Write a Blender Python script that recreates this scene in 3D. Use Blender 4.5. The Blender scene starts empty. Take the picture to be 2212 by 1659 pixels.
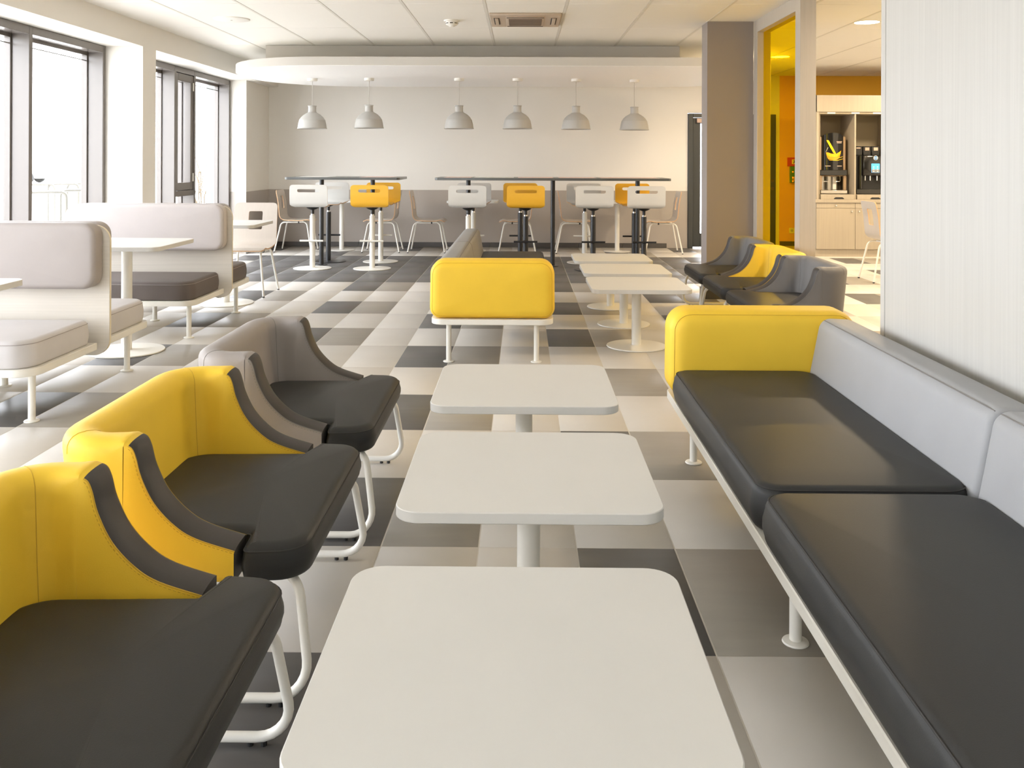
import bpy, bmesh, math, random
from mathutils import Vector, Matrix
from math import pi, sin, cos, sqrt, radians as RAD
scene = bpy.context.scene
COL = scene.collection
random.seed(7)

# ------------------------------------------------------------------ camera
H = 1.3
FPX, YAW, ROLL, H0 = 1957.7, 0.01113, 0.00374, 346.38
cd = bpy.data.cameras.new('camera'); cam = bpy.data.objects.new('camera', cd); COL.objects.link(cam)
cd.sensor_width = 36.0; cd.lens = 36.0 * FPX / 2212; cd.shift_y = (H0 - 829.5) / 2212
cd.clip_start = 0.05; cd.clip_end = 300
cam.matrix_world = Matrix.Translation((0, 0, H)) @ Matrix.Rotation(YAW, 4, 'Z') @ Matrix.Rotation(pi / 2, 4, 'X') @ Matrix.Rotation(ROLL, 4, 'Z')
scene.camera = cam
# ------------------------------------------------------------------ world, exposure
w = bpy.data.worlds.new('world'); scene.world = w; w.use_nodes = True
bg = w.node_tree.nodes['Background']
bg.inputs[0].default_value = (0.965, 0.985, 1.06, 1); bg.inputs[1].default_value = 4.0
vs = scene.view_settings
vs.view_transform = 'Standard'; vs.look = 'None'; vs.gamma = 1; vs.use_curve_mapping = False
vs.exposure = 1.58
sl = bpy.data.lights.new('sun', 'SUN'); sl.energy = 4.5; sl.angle = RAD(1.0); sl.color = (1.0, 0.97, 0.92)
sun = bpy.data.objects.new('sun', sl); COL.objects.link(sun)      # high sun behind the building: lights the ground outside the windows
sun.rotation_euler = (0, RAD(28), RAD(4))
scene.cycles.max_bounces = 12; scene.cycles.diffuse_bounces = 7; scene.cycles.transparent_max_bounces = 12
scene.cycles.sample_clamp_indirect = 8
scene.cycles.caustics_reflective = False; scene.cycles.caustics_refractive = False

CEIL = 2.617; XL = -3.66; XW = -4.02; YB = 13.55
def portal(loc, rot, sx, sy):
    l = bpy.data.lights.new('window_portal', 'AREA'); l.shape = 'RECTANGLE'; l.size = sx; l.size_y = sy
    l.cycles.is_portal = True
    o = bpy.data.objects.new('window_portal', l); COL.objects.link(o); o.location = loc; o.rotation_euler = rot
for y0, y1 in ((9.05, 12.42), (5.24, 8.71), (1.4, 4.87), (-2.05, 1.07)):
    portal((-4.24, (y0 + y1) / 2, 1.2), (0, -pi / 2, 0), 2.4, y1 - y0)
portal((-3.06, -2.8, 1.23), (pi / 2, 0, pi), 1.1, 2.32)

# ------------------------------------------------------------------ materials
def srgb(r, g, b):
    f = lambda c: (c / 255 / 12.92) if c / 255 <= 0.04045 else ((c / 255 + 0.055) / 1.055) ** 2.4
    return (f(r), f(g), f(b))
MAT = {}
def mat(name, col, rough=0.5, metal=0.0, spec=0.5, var=0.0, vscale=(3, 3, 3), bump=0.0, bscale=(200, 200, 200), emit=0, coat=0, objvar=0.0, detail=4):
    m = bpy.data.materials.new(name); m.use_nodes = True; MAT[name] = m
    nt = m.node_tree; b = nt.nodes['Principled BSDF']
    b.inputs['Base Color'].default_value = (*col, 1); b.inputs['Roughness'].default_value = rough
    b.inputs['Metallic'].default_value = metal; b.inputs['Specular IOR Level'].default_value = spec
    if coat: b.inputs['Coat Weight'].default_value = coat
    if emit:
        b.inputs['Emission Color'].default_value = (*col, 1); b.inputs['Emission Strength'].default_value = emit
    if var or bump or objvar:
        geo = nt.nodes.new('ShaderNodeNewGeometry')
        def noise(sc):
            mp = nt.nodes.new('ShaderNodeMapping'); mp.inputs['Scale'].default_value = sc
            nz = nt.nodes.new('ShaderNodeTexNoise'); nz.inputs['Scale'].default_value = 1.0; nz.inputs['Detail'].default_value = detail
            nt.links.new(geo.outputs['Position'], mp.inputs['Vector']); nt.links.new(mp.outputs[0], nz.inputs['Vector'])
            return nz
        last = None
        if var:
            nz = noise(vscale)
            mr = nt.nodes.new('ShaderNodeMapRange'); mr.inputs[1].default_value = 0.25; mr.inputs[2].default_value = 0.75
            mr.inputs[3].default_value = 1 - var; mr.inputs[4].default_value = 1 + var
            nt.links.new(nz.outputs['Fac'], mr.inputs[0]); last = mr.outputs[0]
        if objvar:
            oi = nt.nodes.new('ShaderNodeObjectInfo'); mr = nt.nodes.new('ShaderNodeMapRange')
            mr.inputs[3].default_value = 1 - objvar; mr.inputs[4].default_value = 1 + objvar
            nt.links.new(oi.outputs['Random'], mr.inputs[0])
            if last is None: last = mr.outputs[0]
            else:
                mm = nt.nodes.new('ShaderNodeMath'); mm.operation = 'MULTIPLY'
                nt.links.new(last, mm.inputs[0]); nt.links.new(mr.outputs[0], mm.inputs[1]); last = mm.outputs[0]
        if last is not None:
            vm = nt.nodes.new('ShaderNodeVectorMath'); vm.operation = 'SCALE'; vm.inputs[0].default_value = col
            nt.links.new(last, vm.inputs['Scale']); nt.links.new(vm.outputs[0], b.inputs['Base Color'])
        if bump:
            nz = noise(bscale); bp = nt.nodes.new('ShaderNodeBump'); bp.inputs['Strength'].default_value = bump; bp.inputs['Distance'].default_value = 0.002
            nt.links.new(nz.outputs['Fac'], bp.inputs['Height']); nt.links.new(bp.outputs[0], b.inputs['Normal'])
    return m
def thin_glass(name, col, refl=0.035):
    m = bpy.data.materials.new(name); m.use_nodes = True; MAT[name] = m
    nt = m.node_tree; nt.nodes.remove(nt.nodes['Principled BSDF'])
    tr = nt.nodes.new('ShaderNodeBsdfTransparent'); tr.inputs[0].default_value = (*col, 1)
    gl = nt.nodes.new('ShaderNodeBsdfGlossy'); gl.inputs['Roughness'].default_value = 0.02
    mx = nt.nodes.new('ShaderNodeMixShader')
    mx.inputs[0].default_value = refl; nt.links.new(tr.outputs[0], mx.inputs[1]); nt.links.new(gl.outputs[0], mx.inputs[2])
    nt.links.new(mx.outputs[0], nt.nodes['Material Output'].inputs[0])
    return m
leather = dict(rough=0.5, spec=0.24, bump=0.12, bscale=(420, 420, 420), var=0.03, vscale=(6, 6, 6))
mat('yellow_leather', (0.83, 0.55, 0.048), **leather)
mat('charcoal_leather', (0.033, 0.033, 0.032), **dict(leather, spec=0.20, rough=0.45))
mat('trim_leather', (0.058, 0.052, 0.048), **leather)
mat('silver_leather', (0.345, 0.35, 0.36), **leather)
mat('taupe_leather', (0.31, 0.28, 0.262), **leather)
mat('slate_leather', (0.185, 0.178, 0.175), **leather)
mat('sofa_grey_leather', (0.275, 0.268, 0.258), **leather)
mat('booth_lit_leather', (0.56, 0.54, 0.54), **dict(leather, spec=0.4))  # taupe booth leather, lightened and cooled to carry window light on the seats
mat('booth_back_leather', (0.37, 0.335, 0.318), **leather)
mat('booth_silver_leather', (0.54, 0.50, 0.49), **leather)
mat('booth_brown_leather', (0.125, 0.105, 0.097), **leather)
mat('thread_dark', (0.03, 0.028, 0.026), rough=0.8)
mat('thread_yellow', (0.60, 0.37, 0.03), rough=0.8)
mat('thread_grey', (0.20, 0.19, 0.18), rough=0.8)
mat('thread_booth', (0.34, 0.31, 0.30), rough=0.8)
mat('white_laminate', (0.635, 0.625, 0.595), rough=0.38, var=0.012, vscale=(5, 5, 5))
mat('white_metal', (0.77, 0.75, 0.69), rough=0.32)
mat('black_metal', (0.022, 0.022, 0.024), rough=0.3)
mat('chrome', (0.75, 0.75, 0.75), rough=0.12, metal=1)
mat('black_plastic', (0.018, 0.018, 0.018), rough=0.45)
mat('gloss_black', (0.010, 0.010, 0.010), rough=0.08, coat=0.5)
mat('stool_white', (0.66, 0.65, 0.615), rough=0.35)
mat('stool_yellow', (0.86, 0.47, 0.035), rough=0.35)
mat('chair_white', (0.53, 0.475, 0.415), rough=0.38, var=0.03, vscale=(60, 60, 6))
mat('plywood_edge', (0.58, 0.36, 0.20), rough=0.55)
mat('bar_top', (0.10, 0.105, 0.10), rough=0.25)
mat('print_white', (0.75, 0.72, 0.68), rough=0.35)
mat('print_orange', (0.80, 0.36, 0.14), rough=0.35)
mat('print_pink', (0.78, 0.52, 0.45), rough=0.35)
mat('wall_paint', (0.78, 0.755, 0.705), rough=0.7, var=0.01, vscale=(2, 2, 2))
mat('taupe_paint', (0.41, 0.37, 0.332), rough=0.6, var=0.015, vscale=(3, 3, 3))
mat('column_paint', (0.275, 0.238, 0.215), rough=0.55, var=0.015, vscale=(3, 3, 3))
mat('orange_paint', (0.80, 0.43, 0.025), rough=0.6)
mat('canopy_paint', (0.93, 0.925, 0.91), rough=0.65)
mat('rim_beige', (0.62, 0.595, 0.55), rough=0.65)  # canopy rim, a darker beige than the underside
mat('soffit_paint', (0.56, 0.53, 0.48), rough=0.7)
mat('ceiling_panel', (0.86, 0.835, 0.775), rough=0.8, var=0.012, vscale=(1.2, 1.2, 1.2))
mat('ceiling_grid', (0.72, 0.69, 0.63), rough=0.6)
mat('frame_paint', (0.155, 0.138, 0.125), rough=0.25)
mat('door_metal', (0.045, 0.05, 0.05), rough=0.4)
mat('wood_laminate', (0.46, 0.415, 0.355), rough=0.42, var=0.05, vscale=(55, 55, 1.6), bump=0.05, bscale=(240, 240, 6))
mat('wood_laminate_flat', (0.64, 0.595, 0.525), rough=0.42, var=0.055, vscale=(1.6, 55, 120), bump=0.05, bscale=(6, 240, 300))
mat('panel_laminate', (0.515, 0.505, 0.475), rough=0.42, var=0.05, vscale=(90, 90, 1.4), bump=0.05, bscale=(240, 240, 6))
mat('panel_edge', (0.78, 0.70, 0.53), rough=0.45)
mat('cabinet_wood', (0.40, 0.345, 0.265), rough=0.42, var=0.05, vscale=(60, 60, 1.5))
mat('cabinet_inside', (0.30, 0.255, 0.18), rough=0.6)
mat('pendant_grey', (0.45, 0.44, 0.41), rough=0.55)
mat('cord_grey', (0.50, 0.47, 0.42), rough=0.6)
mat('plastic_white', (0.80, 0.78, 0.72), rough=0.45)
mat('ac_beige', (0.52, 0.42, 0.32), rough=0.5)
mat('ac_dark', (0.22, 0.165, 0.12), rough=0.6)
mat('ac_slot', (0.06, 0.05, 0.04), rough=0.8)
mat('tile_light', (0.575, 0.545, 0.50), rough=0.42, spec=0.36, var=0.02, vscale=(7, 7, 7), objvar=0.008, bump=0.03, bscale=(260, 260, 260), detail=6)
mat('tile_mid', (0.305, 0.280, 0.242), rough=0.42, spec=0.36, var=0.05, vscale=(4, 18, 8), objvar=0.015, bump=0.03, bscale=(260, 260, 260), detail=6)
mat('tile_dark', (0.112, 0.108, 0.105), rough=0.42, spec=0.36, var=0.08, vscale=(3, 24, 8), objvar=0.03, bump=0.03, bscale=(260, 260, 260), detail=6)
mat('grout', (0.60, 0.565, 0.51), rough=0.8)
mat('skirting_tile', (0.085, 0.078, 0.072), rough=0.35, var=0.06, vscale=(9, 9, 30))
mat('asphalt', (0.52, 0.505, 0.485), rough=0.9, var=0.08, vscale=(0.7, 0.7, 0.7))
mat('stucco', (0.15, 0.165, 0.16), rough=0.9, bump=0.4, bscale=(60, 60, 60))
mat('galvanised', (0.12, 0.115, 0.10), rough=0.35, metal=0.6)
mat('bark', (0.10, 0.075, 0.045), rough=0.9)
mat('car_paint', (0.55, 0.54, 0.52), rough=0.25)
mat('car_glass', (0.30, 0.30, 0.30), rough=0.2)
mat('rubber', (0.03, 0.03, 0.03), rough=0.7)
mat('facade', (0.62, 0.60, 0.56), rough=0.8)
mat('lamp_glow', (1.0, 0.80, 0.52), emit=14)
mat('screen_blue', (0.05, 0.32, 0.62), rough=0.2, emit=0.9)
mat('screen_grey', (0.17, 0.17, 0.15), rough=0.2, emit=0.3)
mat('logo_blue', (0.03, 0.18, 0.50), rough=0.3)
mat('juice_yellow', (0.95, 0.62, 0.01), rough=0.25)
mat('juice_orange', (0.90, 0.33, 0.02), rough=0.25)
mat('dispenser_side', (0.45, 0.31, 0.18), rough=0.45)
mat('steel', (0.66, 0.63, 0.58), rough=0.22, metal=1)
mat('label_pink', (0.62, 0.45, 0.36), rough=0.5)
mat('alarm_red', (0.55, 0.04, 0.03), rough=0.4)
mat('alarm_green', (0.06, 0.22, 0.05), rough=0.4)
mat('led_red', (1.0, 0.08, 0.04), emit=3)
thin_glass('window_glass', (0.97, 0.98, 0.975))
thin_glass('yellow_glass', (1.0, 0.86, 0.08))
thin_glass('clear_plastic', (0.80, 0.78, 0.70))

# ------------------------------------------------------------------ mesh builder
def rrect(x0, x1, y0, y1, r, n=6):
    """CCW rounded rectangle; r one radius or four (x1y0, x1y1, x0y1, x0y0)"""
    rs = [r] * 4 if not isinstance(r, (list, tuple)) else list(r)
    out = []
    for (cx, cy, sx, sy, a0, rr) in ((x1, y0, -1, 1, -pi / 2, rs[0]), (x1, y1, -1, -1, 0, rs[1]), (x0, y1, 1, -1, pi / 2, rs[2]), (x0, y0, 1, 1, pi, rs[3])):
        if rr <= 1e-6: out.append((cx, cy)); continue
        for k in range(n + 1):
            a = a0 + k / n * pi / 2
            out.append((cx + sx * rr + rr * cos(a), cy + sy * rr + rr * sin(a)))
    return out
def fillet(pts, radii, n=6, closed=False):
    """round the corners of a polyline (2D or 3D)"""
    P = [Vector(p) for p in pts]; N = len(P); out = []
    for i in range(N):
        r = radii[i] if isinstance(radii, (list, tuple)) else radii
        if (not closed and i in (0, N - 1)) or r <= 1e-6: out.append(P[i]); continue
        a = (P[i - 1] - P[i]); b = (P[(i + 1) % N] - P[i]); la, lb = a.length, b.length; a.normalize(); b.normalize()
        ang = a.angle(b)
        if abs(ang - pi) < 1e-3: out.append(P[i]); continue
        d = min(r / math.tan(ang / 2), la * 0.49, lb * 0.49)
        p0 = P[i] + a * d; p2 = P[i] + b * d; rr = d * math.tan(ang / 2)
        c = P[i] + (a + b).normalized() * (rr / sin(ang / 2))
        v0 = p0 - c; v2 = p2 - c; th = v0.angle(v2)
        for k in range(n + 1):
            t = k / n
            out.append(c + (v0 * sin((1 - t) * th) + v2 * sin(t * th)) / sin(th))
    return out
def offset(outl, d):
    N = len(outl); res = []
    for i in range(N):
        p = Vector(outl[i]).to_2d(); a = Vector(outl[i - 1]).to_2d(); b = Vector(outl[(i + 1) % N]).to_2d()
        e1 = (p - a); e2 = (b - p)
        if e1.length < 1e-9: e1 = e2
        if e2.length < 1e-9: e2 = e1
        e1.normalize(); e2.normalize()
        n1 = Vector((-e1.y, e1.x)); n2 = Vector((-e2.y, e2.x)); n = n1 + n2
        L = n.length; n = n / L if L > 1e-6 else n1
        k = 1 / max(0.35, n.dot(n1))
        res.append((p.x + n.x * d * k, p.y + n.y * d * k))
    return res
XZ = Matrix(((1, 0, 0, 0), (0, 0, -1, 0), (0, 1, 0, 0), (0, 0, 0, 1)))       # (u,v,w) -> (x=u, z=v, y=-w)
YZ = Matrix(((0, 0, 1, 0), (1, 0, 0, 0), (0, 1, 0, 0), (0, 0, 0, 1)))        # (u,v,w) -> (y=u, z=v, x=w)
class MB:
    def __init__(s): s.v = []; s.f = []; s.m = []
    def add(s, vs, fs, mi=0, M=None):
        o = len(s.v)
        if M is not None: vs = [M @ Vector(v) for v in vs]
        s.v += [tuple(v) for v in vs]; s.f += [tuple(o + i for i in f) for f in fs]
        s.m += [mi] * len(fs) if isinstance(mi, int) else mi
        return s
    def box(s, x0, x1, y0, y1, z0, z1, bev=0.0, mi=0, M=None, seg=1):
        x0, x1 = min(x0, x1), max(x0, x1); y0, y1 = min(y0, y1), max(y0, y1); z0, z1 = min(z0, z1), max(z0, z1)
        if bev <= 0:
            vs = [(x, y, z) for z in (z0, z1) for y in (y0, y1) for x in (x0, x1)]
            return s.add(vs, [(0, 2, 3, 1), (4, 5, 7, 6), (0, 1, 5, 4), (2, 6, 7, 3), (0, 4, 6, 2), (1, 3, 7, 5)], mi, M)
        bm = bmesh.new(); bmesh.ops.create_cube(bm, size=1)
        for v in bm.verts: v.co = Vector(((x0 + x1) / 2 + v.co.x * (x1 - x0), (y0 + y1) / 2 + v.co.y * (y1 - y0), (z0 + z1) / 2 + v.co.z * (z1 - z0)))
        bmesh.ops.bevel(bm, geom=bm.edges[:], offset=bev, segments=seg, affect='EDGES', profile=0.5)
        bm.verts.index_update()
        vs = [tuple(v.co) for v in bm.verts]; fs = [tuple(v.index for v in f.verts) for f in bm.faces]; bm.free()
        return s.add(vs, fs, mi, M)
    def lathe(s, prof, n=24, mi=0, M=None):
        vs = []; fs = []; idx = []
        for r, z in prof:
            if r < 1e-6: idx.append([len(vs)] * n); vs.append((0, 0, z))
            else:
                idx.append(list(range(len(vs), len(vs) + n)))
                vs += [(r * cos(2 * pi * k / n), r * sin(2 * pi * k / n), z) for k in range(n)]
        for a, b in zip(idx, idx[1:]):
            for k in range(n):
                q = (a[k], a[(k + 1) % n], b[(k + 1) % n], b[k]); q2 = tuple(dict.fromkeys(q))
                if len(q2) > 2: fs.append(q2)
        return s.add(vs, fs, mi, M)
    def cyl(s, p0, p1, r, n=16, mi=0, r1=None, ch=0.0):
        p0 = Vector(p0); p1 = Vector(p1); d = p1 - p0; L = d.length; r1 = r if r1 is None else r1
        M = Matrix.Translation(p0) @ d.to_track_quat('Z', 'Y').to_matrix().to_4x4()
        pr = [(0, 0), (r - ch, 0), (r, ch), (r1, L - ch), (r1 - ch, L), (0, L)] if ch else [(0, 0), (r, 0), (r1, L), (0, L)]
        return s.lathe(pr, n, mi, M)
    def tube(s, pts, r, n=8, mi=0, closed=False, caps=True):
        P = [Vector(p) for p in pts]; N = len(P); vs = []; fs = []
        T = []
        for i in range(N):
            a = P[i - 1] if (i > 0 or closed) else P[i]; b = P[(i + 1) % N] if (i < N - 1 or closed) else P[i]
            t = b - a; T.append(t.normalized() if t.length > 1e-9 else Vector((0, 0, 1)))
        u = T[0].orthogonal().normalized(); prev = T[0]
        for i in range(N):
            q = prev.rotation_difference(T[i]); u = q @ u; u = (u - T[i] * u.dot(T[i])).normalized(); prev = T[i]
            v = T[i].cross(u)
            vs += [P[i] + (u * cos(2 * pi * k / n) + v * sin(2 * pi * k / n)) * r for k in range(n)]
        for i in range(N if closed else N - 1):
            a = i * n; b = ((i + 1) % N) * n
            for k in range(n): fs.append((a + k, a + (k + 1) % n, b + (k + 1) % n, b + k))
        if caps and not closed: fs.append(tuple(range(n - 1, -1, -1))); fs.append(tuple((N - 1) * n + k for k in range(n)))
        return s.add(vs, fs, mi)
    def pad(s, outl, z0, z1, eb=0.01, et=0.03, crown=0.0, seg=4, mi=0, M=None, bulge=0.0, crown_b=0.0):
        rings = []
        N = len(outl)
        for k in range(seg + 1):
            a = k / seg * pi / 2; rings.append((offset(outl, eb * (1 - sin(a))), z0 + eb * (1 - cos(a))))
        if bulge:
            for t in (0.33, 0.66): rings.append((offset(outl, -bulge), z0 + eb + (z1 - et - z0 - eb) * t))
        for k in range(seg + 1):
            a = k / seg * pi / 2; rings.append((offset(outl, et * (1 - cos(a))), z1 - et * (1 - sin(a))))
        top = rings[-1][0]; cx = sum(p[0] for p in top) / N; cy = sum(p[1] for p in top) / N
        for sc in (0.82, 0.6, 0.35):
            rings.append(([(cx + (x - cx) * sc, cy + (y - cy) * sc) for x, y in top], z1 + crown * (1 - sc ** 2.4)))
        vs = []; fs = []
        bot = rings[0][0]
        if crown_b:
            pre = []
            for sc in (0.35, 0.6, 0.82):
                pre.append(([(cx + (x - cx) * sc, cy + (y - cy) * sc) for x, y in bot], z0 - crown_b * (1 - sc ** 2.4)))
            rings = pre + rings
        for r, z in rings: vs += [(x, y, z) for x, y in r]
        for i in range(len(rings) - 1):
            for k in range(N):
                a = i * N + k; b = i * N + (k + 1) % N; fs.append((a, b, b + N, a + N))
        c = len(vs); vs.append((cx, cy, z1 + crown)); L = (len(rings) - 1) * N
        for k in range(N): fs.append((L + k, L + (k + 1) % N, c))
        if crown_b:
            c2 = len(vs); vs.append((cx, cy, z0 - crown_b))
            for k in range(N): fs.append(((k + 1) % N, k, c2))
        else: fs.append(tuple(range(N - 1, -1, -1)))
        return s.add(vs, fs, mi, M)
    def slab(s, outl, z0, z1, ch=0.003, mi=0, M=None):
        N = len(outl); ins = offset(outl, ch); vs = []
        for o, z in ((ins, z0), (outl, z0 + ch), (outl, z1 - ch), (ins, z1)): vs += [(x, y, z) for x, y in o]
        fs = [tuple(range(N - 1, -1, -1)), tuple(3 * N + k for k in range(N))]
        for i in range(3):
            for k in range(N): a = i * N + k; b = i * N + (k + 1) % N; fs.append((a, b, b + N, a + N))
        return s.add(vs, fs, mi, M)
    def build(s, name, mats, parent=None, sharp=38, loc=None):
        me = bpy.data.meshes.new(name); me.from_pydata(s.v, [], s.f); me.update()
        if len(me.polygons) < 20000:
            bm = bmesh.new(); bm.from_mesh(me); bmesh.ops.recalc_face_normals(bm, faces=bm.faces[:]); bm.to_mesh(me); bm.free()
        for mm in ([mats] if isinstance(mats, str) else mats): me.materials.append(MAT[mm])
        me.polygons.foreach_set('material_index', s.m)
        me.polygons.foreach_set('use_smooth', [True] * len(me.polygons))
        try: me.set_sharp_from_angle(angle=RAD(sharp))
        except Exception: pass
        o = bpy.data.objects.new(name, me); COL.objects.link(o)
        if parent is not None: o.parent = parent
        if loc: o.location = loc
        return o
def tag(o, label=None, cat=None, group=None, kind=None):
    if label: o['label'] = label
    if cat: o['category'] = cat
    if group: o['group'] = group
    if kind: o['kind'] = kind
    return o
def thing(name, label, cat, loc=(0, 0, 0), rotz=0, group=None):
    o = bpy.data.objects.new(name, None); o.empty_display_size = 0.1; COL.objects.link(o)
    o.location = loc; o.rotation_euler = (0, 0, rotz)
    return tag(o, label, cat, group)
def copy_tree(o, parent=None):
    c = o.copy(); COL.objects.link(c)
    if parent is not None: c.parent = parent
    for ch in list(o.children): copy_tree(ch, c)
    return c
def struct(name, mb, mats, parent=None, **k):
    o = mb.build(name, mats, parent, **k)
    if parent is None: o['kind'] = 'structure'
    return o
def sempty(name):
    o = bpy.data.objects.new(name, None); COL.objects.link(o); o['kind'] = 'structure'; return o
def share(o, name, loc, parent, rot=None):
    c = bpy.data.objects.new(name, o.data); COL.objects.link(c); c.parent = parent; c.location = loc
    if rot: c.rotation_euler = rot
    return c
def px(x, y, z=None, Y=None):
    """point of the room seen at a photograph pixel, on the level z or at the depth Y (used to place things in the room)"""
    r = Vector((cos(YAW), sin(YAW), 0)); u = Vector((0, 0, 1)); f = Vector((-sin(YAW), cos(YAW), 0))
    r2 = r * cos(ROLL) + u * sin(ROLL); u2 = u * cos(ROLL) - r * sin(ROLL)
    d = f + r2 * ((x - 1106) / FPX) + u2 * ((H0 - y) / FPX)
    t = ((z - H) / d.z) if z is not None else Y / d.y
    return Vector((0, 0, H)) + d * t

# ================================================================== SETTING
# ---- floor: slab with joints, single tiles laid on it
TW, TD, TX0, TY0 = 0.3289, 0.6578, 0.5166, 9.6223
XR, YF, YS = 6.4, -2.6, 14.0
floor = struct('floor', MB().box(-4.2, XR + 0.1, YF - 0.1, YS + 0.1, -0.06, -0.0010), 'grout')
def tile_kind(c, r):
    if -4 <= r <= -1 and -12 <= c <= 4: return 'tile_dark'
    m = c % 6
    if r % 2 == 0: return 'tile_dark' if m == 5 else 'tile_mid' if m == 0 else 'tile_light'
    return 'tile_dark' if m == 2 else 'tile_mid' if m == 3 else 'tile_light'
g = 0.0016
def tile_geo(mb, x, y, mi=0):
    a, b, c = TW / 2 - 0.0024, TD / 2 - 0.0013, 0.0010
    vs = [(x + sx * a, y + sy * b, -0.008) for sx, sy in ((-1, -1), (1, -1), (1, 1), (-1, 1))] + [(x + sx * a, y + sy * b, -c * 0.7) for sx, sy in ((-1, -1), (1, -1), (1, 1), (-1, 1))] + [(x + sx * (a - c), y + sy * (b - c), 0) for sx, sy in ((-1, -1), (1, -1), (1, 1), (-1, 1))]
    fs = [(8, 9, 10, 11)] + [(k, (k + 1) % 4, 4 + (k + 1) % 4, 4 + k) for k in range(4)] + [(4 + k, 4 + (k + 1) % 4, 8 + (k + 1) % 4, 8 + k) for k in range(4)]
    mb.add(vs, fs, mi)
cells = []
for c in range(-15, 19):
    for r in range(-7, 19):
        x = TX0 + (c + 0.5) * TW; y = TY0 - (r + 0.5) * TD
        if not (-4.15 < x < XR and YF < y < YS - 0.1): continue
        if y > YB and x < 2.9: continue
        q = -1
        if y > 1.2:
            u = 1106 + FPX * (x / y + YAW); v = H0 + FPX * H / y
            if -60 < u < 2270 and v < 1720 and not (u > 1905 and y < 12.2) and not (x > 1.5 and y < 3.9): q = 1 / y ** 3
        cells.append((q, c, r, x, y))
cells.sort(key=lambda t: -t[0])
protos = {}
rest = MB()
KI = ['tile_light', 'tile_mid', 'tile_dark']
for i, (q, c, r, x, y) in enumerate(cells):
    k = tile_kind(c, r)
    if i < 300 and q > 0:
        if k not in protos:
            m = MB(); tile_geo(m, 0, 0); o = m.build('floor_tile', k, floor); o.location = (x, y, 0); protos[k] = o
        else: share(protos[k], 'floor_tile', (x, y, 0), floor)
    else: tile_geo(rest, x, y, KI.index(k))
tag(rest.build('floor_tiles_beyond', KI, floor), kind='stuff')

# ---- ceiling: slab, panels, grid bars
ceil = struct('ceiling', MB().box(-4.2, XR + 0.1, YF - 0.1, YS + 0.1, CEIL + 0.012, CEIL + 0.1), 'ceiling_grid')
CW, CX0, CY0, CDp = 0.691, 0.370, 10.40, 1.385
pm = MB(); pm.box(-CW / 2 + 0.012, CW / 2 - 0.012, -CDp / 2 + 0.003, CDp / 2 - 0.003, CEIL, CEIL + 0.014, bev=0.002)
pp = None
for ix in range(-6, 9):
    x0 = CX0 + ix * CW; x = x0 + CW / 2
    for iy in range(-3, 10):
        y = CY0 - (iy + 0.5) * CDp
        if y - CDp / 2 > YS or y + CDp / 2 < YF: continue
        if pp is None: pp = pm.build('ceiling_panel', 'ceiling_panel', ceil); pp.location = (x, y, 0)
        else: share(pp, 'ceiling_panel', (x, y, 0), ceil)
gb = None
for ix in range(-5, 10):
    x = CX0 + ix * CW
    if gb is None: gb = MB().box(-0.0115, 0.0115, YF, YS, CEIL - 0.002, CEIL + 0.012).build('grid_bar', 'ceiling_grid', ceil); gb.location = (x, 0, 0)
    else: share(gb, 'grid_bar', (x, 0, 0), ceil)

# ---- back wall
WZ = 0.853
wall_back = struct('wall_back', MB().box(-4.2, 2.47, YB, YB + 0.15, 0, CEIL + 0.02).box(2.47, 3.0, YB, YB + 0.15, 2.02, CEIL + 0.02).box(2.98, 3.06, YB, YS + 0.05, 0, CEIL + 0.02), 'wall_paint')
MB().box(-4.0, 2.47, YB - 0.004, YB, 0.0, WZ).build('painted_dado', 'taupe_paint', wall_back)
base_back = sempty('baseboard_back'); pr = None
for k in range(-14, 6, 2):
    xa = TX0 + (k - 1) * TW; xb = xa + 2 * TW
    xa = max(xa, -3.8); xb = min(xb, 2.46)
    MB().box(xa + 0.002, xb - 0.002, YB - 0.016, YB - 0.004, 0.004, 0.072, bev=0.0015).build('skirting_tile', 'skirting_tile', base_back)
# exit door
door1 = sempty('door_1')
m = MB(); m.box(2.475, 2.545, YB - 0.03, YB + 0.12, 0, 2.01, bev=0.004); m.box(2.545, 3.0, YB - 0.03, YB + 0.12, 1.95, 2.01, bev=0.004); m.build('door_frame', 'door_metal', door1)
m = MB(); m.box(2.55, 2.66, YB + 0.01, YB + 0.06, 0.02, 1.945, bev=0.004); m.box(2.66, 2.97, YB + 0.01, YB + 0.06, 0.02, 0.22, bev=0.004); m.box(2.66, 2.97, YB + 0.01, YB + 0.06, 1.86, 1.945, bev=0.004); m.build('door_leaf', 'door_metal', door1)
MB().box(2.66, 2.97, YB + 0.03, YB + 0.036, 0.22, 1.86).build('pane', 'window_glass', door1)
MB().box(2.60, 2.98, YB - 0.045, YB + 0.005, 1.87, 1.935, bev=0.006).build('door_closer', 'label_pink', door1)

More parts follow.
